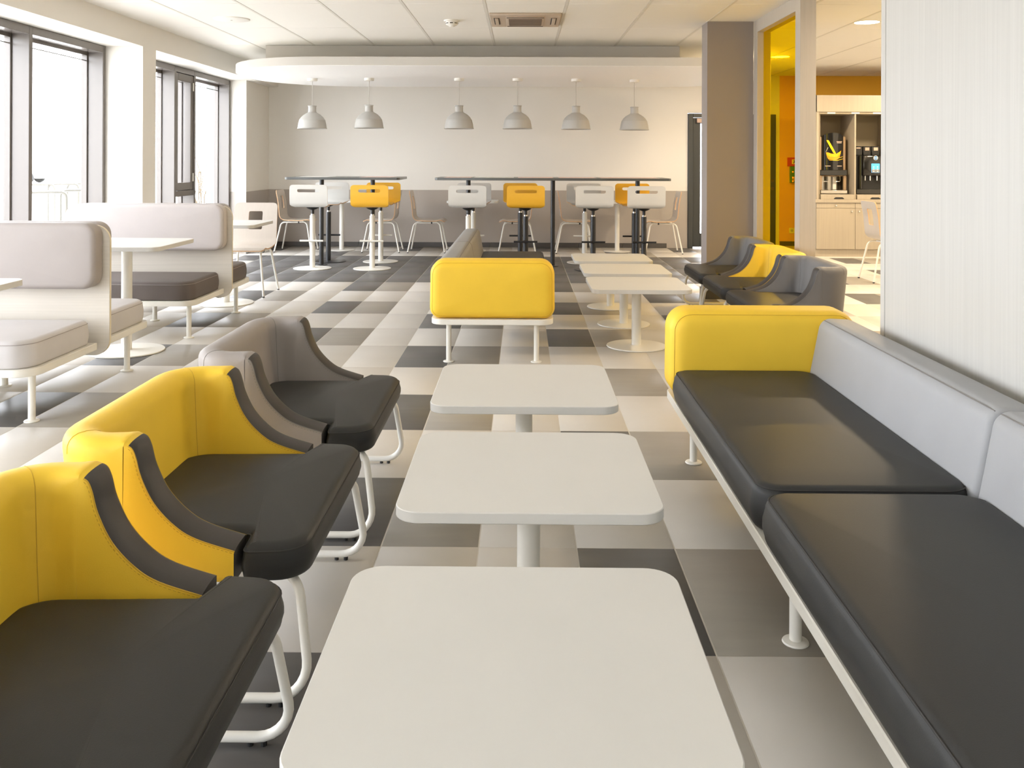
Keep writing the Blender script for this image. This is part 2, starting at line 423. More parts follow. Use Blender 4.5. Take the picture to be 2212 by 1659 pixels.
# ---- left wall with window openings
m = MB()
WIN = [(9.01, 12.44), (5.2, 8.70), (1.36, 4.87), (-2.1, 1.03)]
edges = [13.7] + [v for a, b in WIN for v in (b, a)] + [YF]
m.box(-4.25, XL, YF, 12.44, 2.387, CEIL + 0.02)
m.box(-4.25, -3.80, 12.44, YB + 0.1, 0, CEIL + 0.02)
m.box(-3.80, XL, 12.44, YB, 2.387, CEIL + 0.02)
for (a, b), (a2, b2) in zip(WIN, WIN[1:]): m.box(-4.25, XL, b2, a, 0, 2.387)
m.box(-4.25, XL, YF, WIN[-1][0], 0, 2.387)
wall_left = struct('wall_left', m, 'wall_paint')
m = MB(); m.box(-3.80, -3.796, 12.44, YB, 0, WZ); m.box(-4.02, -3.796, 12.436, 12.44, 0, WZ)
for (a, b), (a2, b2) in zip(WIN, WIN[1:]): m.box(XL, XL + 0.004, b2, a, 0, WZ)
m.build('painted_dado', 'taupe_paint', wall_left)
base_left = sempty('baseboard_left')
MB().box(-3.796, -3.784, 12.44, YB - 0.02, 0.004, 0.072).build('skirting_tile', 'skirting_tile', base_left)
for (a, b), (a2, b2) in zip(WIN, WIN[1:]): MB().box(XL + 0.004, XL + 0.016, b2, a, 0.004, 0.072).build('skirting_tile', 'skirting_tile', base_left)

# ---- windows
def window(n, y0, y1, mids, sash=None):
    wi = sempty('window_%d' % n)
    ys = [y0 + 0.03] + mids + [y1 - 0.03]
    for y in ys:
        mm = MB(); mm.box(XW - 0.145, XW, y - 0.026, y + 0.026, 0.01, 2.385, bev=0.003)
        mm.box(XW - 0.20, XW - 0.145, y - 0.045, y + 0.045, 0.01, 2.385, bev=0.003)
        mm.build('mullion', 'frame_paint', wi)
    for a, b in zip(ys, ys[1:]):
        a += 0.026; b -= 0.026
        MB().box(XW - 0.145, XW - 0.001, a, b, 2.318, 2.385, bev=0.002).box(XW - 0.20, XW - 0.145, a + 0.02, b - 0.02, 2.288, 2.385, bev=0.002).build('head_rail', 'frame_paint', wi)
        MB().box(XW - 0.145, XW - 0.001, a, b, 0.01, 0.075, bev=0.002).box(XW - 0.20, XW - 0.145, a + 0.02, b - 0.02, 0.01, 0.10, bev=0.002).build('sill_rail', 'frame_paint', wi)
        MB().box(XW - 0.178, XW - 0.170, a + 0.015, b - 0.015, 0.09, 2.295).build('pane', 'window_glass', wi)
        MB().box(XW - 0.165, XW - 0.15, a, b, 2.235, 2.243).build('blind_rail', 'frame_paint', wi)
    if sash:
        a, b = sash; a += 0.026; b -= 0.026
        MB().box(XW - 0.145, XW - 0.004, a, b, 0.86, 0.925, bev=0.003).build('transom', 'frame_paint', wi)
        sh = MB()
        for (p, q, z0, z1) in ((a, a + 0.085, 0.93, 2.315), (b - 0.085, b, 0.93, 2.315), (a + 0.085, b - 0.085, 0.93, 1.02), (a + 0.085, b - 0.085, 2.225, 2.315)):
            sh.box(XW - 0.09, XW - 0.012, p, q, z0, z1, bev=0.004)
        so = sh.build('opening_sash', 'frame_paint', wi)
        for z in (1.03, 2.13): MB().cyl((XW - 0.002, b - 0.03, z), (XW - 0.002, b - 0.03, z + 0.10), 0.009, 10).build('hinge', 'plastic_white', so)
    return wi
window(1, 5.2, 8.70, [6.02, 7.37])
window(2, 9.01, 12.44, [10.46, 11.09], (10.46, 11.09))
window(3, 1.36, 4.87, [2.5, 3.7])
window(4, -2.1, 1.03, [-1.05, 0.0])

# ---- walls out of the picture
struct('wall_front', MB().box(-4.2, -3.62, YF - 0.15, YF, 0, CEIL + 0.02).box(-3.62, -2.50, YF - 0.15, YF, 2.40, CEIL + 0.02).box(-2.50, XR + 0.1, YF - 0.15, YF, 0, CEIL + 0.02), 'wall_paint')
w5 = sempty('window_5')  # unseen window, added to let in light from behind the camera
for x in (-3.59, -2.53): MB().box(x - 0.026, x + 0.026, YF - 0.14, YF - 0.02, 0.01, 2.40, bev=0.003).build('mullion', 'frame_paint', w5)
MB().box(-3.564, -2.556, YF - 0.14, YF - 0.02, 2.33, 2.40, bev=0.002).build('head_rail', 'frame_paint', w5)
MB().box(-3.564, -2.556, YF - 0.14, YF - 0.02, 0.01, 0.08, bev=0.002).build('sill_rail', 'frame_paint', w5)
for a, b in ((-3.564, -2.556),): MB().box(a, b, YF - 0.10, YF - 0.092, 0.08, 2.33).build('pane', 'window_glass', w5)
struct('wall_right', MB().box(XR, XR + 0.15, YF, YS, 0, CEIL + 0.02), 'wall_paint')
# ---- service area back wall
ws = struct('wall_service', MB().box(2.98, 3.96, YS, YS + 0.12, 0, CEIL + 0.02), 'wall_paint')
struct('wall_service_orange', MB().box(3.96, XR, YS, YS + 0.12, 0, CEIL + 0.02), 'orange_paint')
MB().box(3.97, XR, YS - 0.014, YS, 0.0, 0.07).build('skirting', 'skirting_tile', bpy.data.objects['wall_service_orange'])
d2 = sempty('door_2')
MB().box(3.08, 3.90, YS - 0.03, YS - 0.002, 0.01, 2.02, bev=0.004).build('door_leaf', 'door_metal', d2)
for z in (0.88, 1.0): MB().cyl((3.845, YS - 0.05, z), (3.845, YS - 0.03, z), 0.028, 14).build('handle', 'chrome', d2)

# ---- laminate partition wall on the right
m = MB(); m.box(1.462, 1.56, YF, 3.672, 0.0, CEIL + 0.02)
part = struct('wall_partition', m, 'panel_laminate')
MB().box(1.452, 1.462, YF, 1.38, 0.0, CEIL, bev=0.0015).build('laminate_panel', 'panel_laminate', part)
MB().box(1.452, 1.462, 1.384, 3.638, 0.0, CEIL, bev=0.0015).build('laminate_panel', 'panel_laminate', part)
MB().box(1.451, 1.562, 3.642, 3.684, 0.0, CEIL, bev=0.002).build('edge_strip', 'panel_laminate', part)

# ---- column
colm = struct('wall_column', MB().box(1.744, 2.178, 8.57, 8.83, 0, CEIL + 0.02), 'column_paint')
MB().box(1.730, 2.178, 8.556, 8.57, 0, 0.085, bev=0.002).build('skirting_tile', 'skirting_tile', colm)
MB().box(1.730, 1.744, 8.57, 8.83, 0, 0.085, bev=0.002).build('skirting_tile', 'skirting_tile', colm)

# ---- glazed timber screen beside the column
gp = thing('glass_screen', 'timber framed screen with yellow glass beside the taupe column', 'screen', (2.18, 7.14, 0))
MB().box(0, 0.125, 0, 0.13, 0, CEIL, bev=0.002).build('post', 'wood_laminate', gp)
MB().box(0, 0.125, 1.30, 1.43, 0, CEIL, bev=0.002).build('jamb', 'wood_laminate', gp)
MB().box(0, 0.125, 0.13, 1.30, 2.50, CEIL, bev=0.002).build('header', 'wood_laminate', gp)
MB().box(0, 0.125, 0.13, 1.30, 0, 0.10, bev=0.002).build('bottom_rail', 'wood_laminate', gp)
MB().box(0.058, 0.066, 0.13, 1.30, 0.10, 2.50).build('yellow_pane', 'yellow_glass', gp)

# ---- hanging canopy over the bar tables
can = thing('ceiling_canopy', 'white suspended ceiling canopy with rounded ends above the bar tables', 'canopy', (0, 0, 0))
ou = fillet([(-3.46, 9.86), (2.95, 9.86), (2.95, 12.70), (-3.46, 12.70)], [1.25, 1.25, 1.25, 1.25], n=16, closed=True)
def sq(outl):
    return [(p.x, p.y) for p in outl]
MB().slab(sq(ou), 2.327, 2.420, ch=0.004).build('canopy_disc', 'canopy_paint', can)
co_ = offset(sq(ou), -0.006); nn_ = len(co_)
MB().add([(x, y, z) for z in (2.331, 2.424) for x, y in co_] + [(x, y, 2.424) for x, y in offset(sq(ou), 0.02)] + [(x, y, 2.331) for x, y in sq(ou)],
         [(k, (k + 1) % nn_, nn_ + (k + 1) % nn_, nn_ + k) for k in range(nn_)] + [(nn_ + k, nn_ + (k + 1) % nn_, 2 * nn_ + (k + 1) % nn_, 2 * nn_ + k) for k in range(nn_)] + [(k, (k + 1) % nn_, 3 * nn_ + (k + 1) % nn_, 3 * nn_ + k) for k in range(nn_)]).build('rim_band', 'rim_beige', can)
MB().box(-2.955, 1.80, 10.40, 12.3, 2.424, CEIL - 0.003).build('hanging_box', 'soffit_paint', can)

# ================================================================== FURNITURE BUILDERS
def catmull(pts, n=6):
    P = [Vector(p) for p in pts]; out = []
    for i in range(len(P) - 1):
        p0 = P[max(i - 1, 0)]; p1 = P[i]; p2 = P[i + 1]; p3 = P[min(i + 2, len(P) - 1)]
        for k in range(n):
            t = k / n
            out.append(0.5 * ((2 * p1) + (p2 - p0) * t + (2 * p0 - 5 * p1 + 4 * p2 - p3) * t * t + (3 * p1 - p0 - 3 * p2 + p3) * t ** 3))
    out.append(P[-1]); return out

def dashes(pts, dash=0.006, gap=0.0045, rad=0.0009):
    P = [Vector(p) for p in pts]; mb = MB(); pos = 0.0; on = 0.0; acc = 0.0
    cum = [0.0]
    for a, b in zip(P, P[1:]): cum.append(cum[-1] + (b - a).length)
    def at(d):
        for i in range(len(P) - 1):
            if d <= cum[i + 1]: return P[i].lerp(P[i + 1], (d - cum[i]) / max(1e-9, cum[i + 1] - cum[i]))
        return P[-1]
    d = gap
    while d + dash < cum[-1]:
        mb.tube([at(d), at(d + dash)], rad, 4); d += dash + gap
    return mb
# ---- lounge chair: seat pad, wrapped shell, dark arm trim, piping, sled base (faces +x, front edge at x = 0)
def lounge_chair(shell_mat, thread, label, loc, rotz, group):
    t = thing('lounge_chair', label, 'armchair', loc, rotz, group)
    so = [(p.x, p.y) for p in fillet([(-0.545, -0.285), (-0.160, -0.298), (-0.153, -0.403), (0, -0.39), (0, 0.39), (-0.153, 0.403), (-0.160, 0.298), (-0.545, 0.285)],
                                     [0.10, 0.012, 0.02, 0.11, 0.11, 0.02, 0.012, 0.10], n=7, closed=True)]
    seat = MB().pad(so, 0.292, 0.383, eb=0.02, et=0.03, crown=0.016, seg=5, bulge=0.004).build('seat', 'charcoal_leather', t, sharp=60)
    MB().tube([(x, y, 0.366) for x, y in offset(so, 0.0025)], 0.0022, 6, closed=True).build('seat_seam', 'thread_dark', seat)
    # shell: arm sections stand square to the sweeping front edge, back sections are upright
    curve = catmull([(-0.165, 0.380), (-0.255, 0.408), (-0.305, 0.438), (-0.352, 0.488), (-0.382, 0.548), (-0.395, 0.596), (-0.408, 0.621), (-0.432, 0.633)], 5)
    TH, ZB = 0.049, 0.295
    yA, xB, rc, zT = 0.358, -0.578, 0.105, 0.633
    NA = 10
    half = []                                     # each entry: list of section points, arm flag
    nc = len(curve)
    for i, p in enumerate(curve):
        tg = (curve[min(i + 1, nc - 1)] - curve[max(i - 1, 0)]).normalized()
        if i == nc - 1: tg = Vector((-1, 0))
        nr = Vector((tg.y, -tg.x)); rt = 0.015
        arc = []
        for q in range(NA + 1):
            a = q / NA * pi; ca = cos(a); sa = sin(a); e = 1 - sa
            cc = p - nr * (rt * e)
            arc.append((cc.x, TH * math.copysign(abs(ca) ** 0.8, ca), cc.y))
        xe, ze = arc[0][0], arc[0][2]
        xe = min(xe, half[-1][0][0][0] - 0.0004) if half else xe; xc = xe
        pts = [(xc, TH * 0.82, ZB), (xc, TH, ZB + 0.012), (xc, TH, ZB + (ze - ZB) * 0.22)] + arc + [(xc, -TH * 1.05, ZB + (ze - ZB) * 0.22), (xc, -TH * 1.25, ZB)]
        half.append(([(x, -yA - s_, z) for x, s_, z in pts], i < nc - 3))
    tail = [(x, -yA, 0, -1) for x in (-0.446, -0.460)]
    for k in range(9):
        a = -pi / 2 - k / 8 * pi / 2
        tail.append((xB + rc + rc * cos(a), -yA + rc + rc * sin(a), cos(a), sin(a)))
    tail += [(xB, y, -1, 0) for y in (-0.17, -0.08, 0)]
    for j, (x, y, nx, ny) in enumerate(tail):
        rt = (0.024, 0.034, 0.042)[j] if j < 3 else 0.047; lean = 0.035 * max(0, -nx); h = zT - ZB
        def P(s_, z):
            sx = s_ + lean * ((z - ZB) / 0.34 - 0.55)
            return (x + nx * sx, y + ny * sx, z)
        pts = [P(TH * 0.82, ZB), P(TH, ZB + 0.012), P(TH, ZB + (h - rt) * 0.5)]
        for k in range(NA + 1):
            a = k / NA * pi; ca = cos(a); sa = sin(a)
            pts.append(P(TH * math.copysign(abs(ca) ** 0.8, ca), zT - rt + rt * sa ** 0.8))
        pts += [P(-TH * 1.05, ZB + (h - rt) * 0.5), P(-TH * 1.25, ZB)]
        half.append((pts, False))
    both = half + [([(x, -y, z) for x, y, z in pts], ar) for pts, ar in reversed(half[:-1])]
    sec = [b_[0] for b_ in both]; arm_of = [b_[1] for b_ in both]
    n = len(sec[0]); vs = [p for s_ in sec for p in s_]; fsh = []; ftr = []
    a0, a1 = 3 + 1, 3 + NA - 1
    for i in range(len(sec) - 1):
        arm = arm_of[i] and arm_of[i + 1]
        for k in range(n):
            k2 = (k + 1) % n
            f = (i * n + k, (i + 1) * n + k, (i + 1) * n + k2, i * n + k2)
            (ftr if arm and a0 <= k < a1 else fsh).append(f)
    ftr += [tuple(range(n)), tuple((len(sec) - 1) * n + k for k in range(n - 1, -1, -1))]
    MB().add(vs, fsh).build('shell', shell_mat, t, sharp=60)
    MB().add(vs, ftr).build('arm_trim', 'trim_leather', t, sharp=60)
    ne = sum(arm_of) // 2
    for rng in (range(ne), range(len(sec) - ne, len(sec))):
        for kk in (a0, a1):
            pp_ = [sec[i][kk] for i in rng]
            MB().tube(pp_, 0.0018, 5).build('piping', thread, t)
    for rng in (range(ne), range(len(sec) - ne, len(sec))):
        for kk in (3, 3 + NA): tag(dashes([sec[i][kk] for i in rng]).build('stitching', thread, t), kind='stuff')
    for sgn in (0, 1):
        i = nc + 2 + 4 if sgn == 0 else len(sec) - 1 - (nc + 2 + 4)
        MB().tube([sec[i][k] for k in range(3, n)], 0.0011, 5).build('corner_seam', thread, t)
    # sled base
    for s_ in (-1, 1):
        pts = fillet([(-0.10, s_ * 0.30, 0.285), (-0.028, s_ * 0.352, 0.285), (0.012, s_ * 0.395, 0.0185), (-0.52, s_ * 0.395, 0.0185), (-0.49, s_ * 0.36, 0.29)], [0, 0.07, 0.075, 0.07, 0], n=7)
        rn = MB().tube(pts, 0.0115, 10).build('sled_leg', 'white_metal', t)
        for x in (-0.088, -0.058, -0.44, -0.41): MB().cyl((x, s_ * 0.395, 0.0), (x, s_ * 0.395, 0.010), 0.007, 8).build('glide', 'black_plastic', rn)
    MB().tube([(-0.10, -0.31, 0.283), (-0.10, 0.31, 0.283)], 0.011, 8).build('cross_bar', 'white_metal', t)
    return t
grpL = 'lounge chairs facing the low tables'
lounge_chair('yellow_leather', 'thread_yellow', 'nearest yellow lounge chair, cut off by the photo edge, with charcoal seat', (-0.51, 1.61, 0), 0, grpL)
lounge_chair('yellow_leather', 'thread_yellow', 'yellow lounge chair between another yellow one and the taupe one, charcoal seat', (-0.51, 2.545, 0), 0, grpL)
lounge_chair('taupe_leather', 'thread_grey', 'taupe lounge chair with charcoal seat, beyond the two near yellow ones', (-0.51, 3.485, 0), 0, grpL)
lounge_chair('slate_leather', 'thread_grey', 'slate grey lounge chair just behind the yellow sofa arm on the right', (1.45, 6.115, 0), pi, grpL)
lounge_chair('yellow_leather', 'thread_yellow', 'yellow lounge chair between two slate grey ones near the column', (1.45, 6.94, 0), pi, grpL)
lounge_chair('slate_leather', 'thread_grey', 'slate grey lounge chair farthest away, next to the taupe column', (1.45, 7.765, 0), pi, grpL)

# ---- low and dining pedestal tables
def pedestal_table(name, label, x, y, ht, sx, sy, rbase, rpole, group, thick=0.028, corner=0.065, z=0):
    t = thing(name, label, 'table', (x, y, 0), 0, group)
    o = rrect(-sx / 2, sx / 2, -sy / 2, sy / 2, corner, 8)
    MB().slab(o, ht - thick, ht, ch=0.002).build('tabletop', 'white_laminate', t)
    MB().cyl((0, 0, 0.006), (0, 0, ht - thick), rpole, 24).build('pedestal', 'white_metal', t)
    MB().lathe([(0, 0), (rbase - 0.004, 0), (rbase, 0.003), (rbase - 0.002, 0.009), (rbase - 0.02, 0.011), (rpole + 0.004, 0.013), (0, 0.013)], 48).build('base_disc', 'white_metal', t)
    MB().box(-0.14, 0.14, -0.14, 0.14, ht - thick - 0.006, ht - thick, bev=0.002).build('mounting_plate', 'white_metal', t)
    return t
gt = 'low square tables between the lounge seats'
pedestal_table('low_table', 'nearest low white table, cut off by the bottom edge of the photo', -0.012, 1.578, 0.443, 0.668, 0.668, 0.208, 0.032, gt)
pedestal_table('low_table', 'low white table in the middle of the near row of three', 0.022, 2.53, 0.443, 0.668, 0.658, 0.208, 0.032, gt)
pedestal_table('low_table', 'low white table in front of the yellow sofa end', 0.011, 3.482, 0.443, 0.668, 0.655, 0.208, 0.032, gt)
pedestal_table('low_table', 'low white table nearest of the three beside the central sofa', 0.805, 6.36, 0.443, 0.672, 0.68, 0.208, 0.033, gt)
pedestal_table('low_table', 'low white table second of the three beside the central sofa', 0.812, 7.21, 0.443, 0.672, 0.67, 0.208, 0.033, gt)
pedestal_table('low_table', 'low white table farthest of the three beside the central sofa', 0.79, 8.06, 0.443, 0.672, 0.65, 0.208, 0.033, gt)
gb_ = 'dining tables between the booth benches'
pedestal_table('booth_table', 'white booth table at the left photo edge before the first bench', -2.67, 3.90, 0.736, 0.69, 0.69, 0.245, 0.035, gb_)
pedestal_table('booth_table', 'white booth table between the two upholstered benches', -2.67, 6.10, 0.736, 0.69, 0.70, 0.245, 0.035, gb_)
pedestal_table('booth_table', 'white booth table with the pale plywood chair behind it', -2.67, 8.15, 0.730, 0.69, 0.70, 0.245, 0.035, gb_)
gw = 'dining tables along the back wall'
pedestal_table('dining_table', 'white dining table by the back wall, leftmost of three', -2.59, 13.0, 0.725, 0.62, 0.62, 0.19, 0.033, gw)
pedestal_table('dining_table', 'white dining table by the back wall, middle of three', -0.70, 13.0, 0.725, 0.72, 0.62, 0.19, 0.033, gw)
pedestal_table('dining_table', 'white dining table by the back wall, rightmost of three', 1.366, 13.0, 0.725, 0.62, 0.62, 0.19, 0.033, gw)

# ---- sofas: front edge x = 0, back x = 0.775, arm at y = 0, runs to -y
def sofa(label, loc, rotz, back_mat, group):
    t = thing('lounge_sofa', label, 'sofa', loc, rotz, group)
    D, AR, CL = 0.775, 0.23, 1.40; L = AR + 2 * CL
    MB().slab(rrect(0, D, -L, 0, 0.085, 8), 0.262, 0.297, ch=0.003).build('frame', 'white_metal', t)
    for y in (-0.14, -1.595, -L + 0.14):
        for x in (0.105, D - 0.105):
            lg = MB().cyl((x, y, 0.006), (x, y, 0.262), 0.0165, 16).build('leg', 'white_metal', t)
            MB().lathe([(0, 0), (0.033, 0), (0.036, 0.003), (0.034, 0.007), (0.018, 0.010), (0, 0.010)], 24, M=Matrix.Translation((x, y, 0))).build('flange', 'white_metal', lg)
    ao = [(p.x, p.y) for p in fillet([(-0.010, 0.297), (D + 0.010, 0.297), (D + 0.006, 0.668), (-0.006, 0.668)], [0.068, 0.068, 0.09, 0.09], n=8, closed=True)]
    arm = MB().pad(ao, 0.0, AR, eb=0.065, et=0.065, crown=0.006, seg=6, M=XZ, crown_b=0.008).build('arm', 'yellow_leather', t, sharp=60)
    for w_ in (0.020, AR - 0.020):
        MB().tube([XZ @ Vector((x, y, w_)) for x, y in offset(ao, 0.0175)], 0.0013, 5, closed=True).build('arm_seam', 'thread_yellow', arm)
    for i in range(2):
        y1 = -AR - i * CL - 0.003; y0 = y1 - CL + 0.006
        co = rrect(-0.006, 0.585, y0, y1, [0.085, 0.085, 0.07, 0.07], 8)
        # order of corners: x1y0, x1y1, x0y1, x0y0
        cu = MB().pad(co, 0.297, 0.428, eb=0.03, et=0.034, crown=0.012, seg=6, bulge=0.006).build('seat_cushion', 'charcoal_leather', t, sharp=60)
        MB().tube([(x, y, 0.419) for x, y in offset(co, 0.009)], 0.0022, 6, closed=True).build('seam', 'thread_dark', cu)
        bo = [(p.x, p.y) for p in fillet([(0.545, 0.300), (D - 0.01, 0.300), (D + 0.002, 0.640), (0.612, 0.646)], [0.01, 0.02, 0.06, 0.05], n=7, closed=True)]
        M = Matrix.Translation((0, y1, 0)) @ XZ
        bc = MB().pad(bo, 0.0, CL - 0.006, eb=0.022, et=0.022, crown=0.006, seg=5, M=M, crown_b=0.006).build('back_cushion', back_mat, t, sharp=60)
        top = [p for p in bo if p[1] > 0.60 and p[0] < 0.66]
        c0 = top[len(top) // 2 - 1]
        MB().tube([(c0[0] + 0.002, y1 - 0.012, c0[1] - 0.002), (c0[0] - 0.001, y1 - 0.03, c0[1] + 0.001), (c0[0] - 0.001, y0 + 0.03, c0[1] + 0.001), (c0[0] + 0.002, y0 + 0.012, c0[1] - 0.002)], 0.0018, 5).build('back_seam', 'thread_grey', bc)
    return t
gs = 'yellow armed lounge sofas'
sofa('long lounge sofa with yellow arm, light grey back and charcoal seat along laminate wall', (0.638, 4.05, 0), 0, 'silver_leather', gs)
sofa('central lounge sofa showing its broad yellow end, grey back behind', (0.2016, 5.70, 0), pi, 'sofa_grey_leather', gs)

# ---- double booth benches
def booth(label, y0, seat_mats, back_mats, group):
    t = thing('booth_bench', label, 'bench', (0, y0, 0), 0, group)
    X0, X1 = -3.58, -2.33
    po = rrect(X0 - 0.02, -2.278, 0.215, 0.932, [0.085, 0.085, 0.085, 0.085], 8)
    MB().slab(po, -0.009, 0.009, ch=0.001, M=XZ, mi=0).build('divider_panel', 'wood_laminate_flat', t)
    eo = offset(po, -0.0012)
    ed = MB(); N = len(eo); vs = []
    for w_ in (-0.0096, 0.0096): vs += [XZ @ Vector((x, y, w_)) for x, y in eo]
    ed.add(vs, [(k, (k + 1) % N, N + (k + 1) % N, N + k) for k in range(N)]).build('panel_edge_band', 'panel_edge', t)
    for s_, sm, bmt in ((-1, seat_mats[0], back_mats[0]), (1, seat_mats[1], back_mats[1])):
        ya, yb = sorted((s_ * 0.045, s_ * 0.70))
        rs = [0.10, 0.0, 0.0, 0.10] if s_ < 0 else [0.0, 0.10, 0.10, 0.0]
        MB().slab(rrect(X0, X1, ya, yb, rs, 8), 0.252, 0.290, ch=0.002).build('seat_frame', 'panel_edge' if False else 'white_metal', t)
        ya, yb = sorted((s_ * 0.075, s_ * 0.695))
        rs = [0.11, 0.04, 0.04, 0.11] if s_ < 0 else [0.04, 0.11, 0.11, 0.04]
        co = rrect(X0, -2.352, ya, yb, rs, 8)
        cu = MB().pad(co, 0.290, 0.425, eb=0.012, et=0.032, crown=0.012, seg=5, bulge=0.005).build('seat_cushion', sm, t, sharp=60)
        MB().tube([(x, y, 0.405) for x, y in offset(co, 0.0015)], 0.0018, 5, closed=True).build('seam', 'thread_booth', cu)
        bo = rrect(X0 + 0.03, -2.315, 0.590, 0.950, [0.075, 0.075, 0.11, 0.11], 8)
        if s_ < 0: M = Matrix.Translation((0, -0.009, 0)) @ XZ
        else: M = Matrix.Translation((0, 0.009 + 0.105, 0)) @ XZ
        if s_ < 0: bc = MB().pad(bo, 0.0, 0.105, eb=0.012, et=0.03, crown=0.010, seg=5, M=M)
        else: bc = MB().pad(bo, 0.0, 0.105, eb=0.03, et=0.012, crown=0.0, seg=5, M=M, crown_b=0.01)
        bc = bc.build('back_cushion', bmt, t, sharp=60)
        ww = 0.088 if s_ < 0 else 0.017
        MB().tube([M @ Vector((x, y, ww)) for x, y in offset(bo, 0.004)], 0.0018, 5, closed=True).build('seam', 'thread_booth', bc)
        for (x, y) in ((-2.42, s_ * 0.54), (-2.95, s_ * 0.15), (-3.45, s_ * 0.54)):
            lg = MB().cyl((x, y, 0.005), (x, y, 0.252), 0.0175, 16).build('leg', 'white_metal', t)
            MB().lathe([(0, 0), (0.035, 0), (0.037, 0.003), (0.035, 0.007), (0.019, 0.010), (0, 0.010)], 24, M=Matrix.Translation((x, y, 0))).build('flange', 'white_metal', lg)
    return t
gbn = 'double booth benches by the windows'
booth('double booth bench with taupe seats and backs at the left photo edge', 4.995, ('booth_lit_leather', 'booth_lit_leather'), ('booth_back_leather', 'booth_back_leather'), gbn)
booth('double booth bench with dark brown seats and pale grey back, nearer the chair', 7.11, ('booth_brown_leather', 'booth_brown_leather'), ('booth_silver_leather', 'booth_back_leather'), gbn)

# ---- bent plywood sheets (chairs, stools)
def ply_sheet(profile, width, hole=None, th=0.011, nu=10, mats=(0, 1)):
    """profile: dense [(a, z)]; width(v): half width at arc length v; hole: (v0, v1, half width, radius)"""
    P = [Vector(p).to_2d() for p in profile]; S = [0]
    for a, b in zip(P, P[1:]): S.append(S[-1] + (b - a).length)
    L = S[-1]
    def at(v):
        v = max(0, min(L, v))
        for i in range(len(S) - 1):
            if v <= S[i + 1] + 1e-9:
                k = (v - S[i]) / max(1e-9, S[i + 1] - S[i]); p = P[i].lerp(P[i + 1], k)
                t0 = (P[min(i + 1, len(P) - 1)] - P[max(i - 1, 0)]).normalized(); t1 = (P[min(i + 2, len(P) - 1)] - P[i]).normalized()
                t = t0.lerp(t1, k).normalized(); return p, Vector((-t.y, t.x))
        return P[-1], Vector((0, 1))
    vl = {round(L * k / 34, 5) for k in range(35)} | {0.004, 0.012, 0.022, 0.036, L - 0.004, L - 0.012, L - 0.022}
    if hole:
        h0, h1, hw, hr = hole; mg = 0.02
        vl = {v for v in vl if not (h0 - mg - 0.008 < v < h1 + mg + 0.008)} | {h0 - mg, h1 + mg} | {h0 - mg + (h1 - h0 + 2 * mg) * k / 6 for k in range(1, 6)}
    vl = sorted(vl)
    wh = width((hole[0] + hole[1]) / 2) if hole else 1
    ul = [-1 + 2 * k / nu for k in range(nu + 1)]
    if hole:
        e = (hw + 0.02) / wh
        ul = sorted([-1, -(1 + e) / 2, (1 + e) / 2, 1] + [-e + 2 * e * k / 8 for k in range(9)])
    key = {}; pts = []
    def vid(y, v):
        k = (round(y, 5), round(v, 5))
        if k not in key: key[k] = len(pts); pts.append((y, v))
        return key[k]
    F = []
    def inside(u0, u1, v0, v1): return hole and u0 > -e - 1e-6 and u1 < e + 1e-6 and v0 > h0 - mg - 1e-6 and v1 < h1 + mg + 1e-6
    for v0, v1 in zip(vl, vl[1:]):
        for u0, u1 in zip(ul, ul[1:]):
            if inside(u0, u1, v0, v1): continue
            F.append((vid(u0 * width(v0), v0), vid(u1 * width(v0), v0), vid(u1 * width(v1), v1), vid(u0 * width(v1), v1)))
    if hole:
        us = [u for u in ul if -e - 1e-6 <= u <= e + 1e-6]; vv = [v for v in vl if h0 - mg - 1e-6 <= v <= h1 + mg + 1e-6]
        loop = [(u * width(vv[0]), vv[0]) for u in us[:-1]] + [(us[-1] * width(v), v) for v in vv[:-1]] + [(u * width(vv[-1]), vv[-1]) for u in reversed(us[1:])] + [(us[0] * width(v), v) for v in reversed(vv[1:])]
        vc = (h0 + h1) / 2; iv = (h1 - h0) / 2 - hr; iu = hw - hr
        def inn(p):
            q = Vector((max(-iu, min(iu, p[0])), max(-iv, min(iv, p[1] - vc)))); d = Vector((p[0], p[1] - vc)) - q
            d = d.normalized() * hr; return (q.x + d.x, q.y + d.y + vc)
        for a, b in zip(loop, loop[1:] + loop[:1]):
            ia, ib = inn(a), inn(b); F.append(tuple(dict.fromkeys((vid(*a), vid(*b), vid(*ib), vid(*ia)))))
    n = len(pts); fr = []; bk = []
    for y, v in pts:
        p, nn = at(v); fr.append((p.x, y, p.y)); bk.append((p.x + nn.x * th, y, p.y + nn.y * th))
    F = [f for f in F if len(f) > 2]
    edges = {}
    for f in F:
        for a, b in zip(f, f[1:] + f[:1]): edges[(a, b)] = edges.get((a, b), 0) + 1
    faces = [f for f in F] + [tuple(n + i for i in reversed(f)) for f in F]; mi = [mats[0]] * len(faces)
    for (a, b) in edges:
        if (b, a) not in edges: faces.append((b, a, n + a, n + b)); mi.append(mats[1])
    mb = MB(); mb.add(fr + bk, faces, mi)
    # make the normals point outward
    bm = bmesh.new(); me = bpy.data.meshes.new('tmp'); me.from_pydata(mb.v, [], mb.f); bm.from_mesh(me)
    for f_, k in zip(bm.faces, mi): f_.material_index = k
    bmesh.ops.recalc_face_normals(bm, faces=bm.faces[:])
    out = MB(); out.v = [tuple(v.co) for v in bm.verts]; out.f = [tuple(v.index for v in f_.verts) for f_ in bm.faces]; out.m = [f_.material_index for f_ in bm.faces]
    bm.free(); bpy.data.meshes.remove(me)
    return out

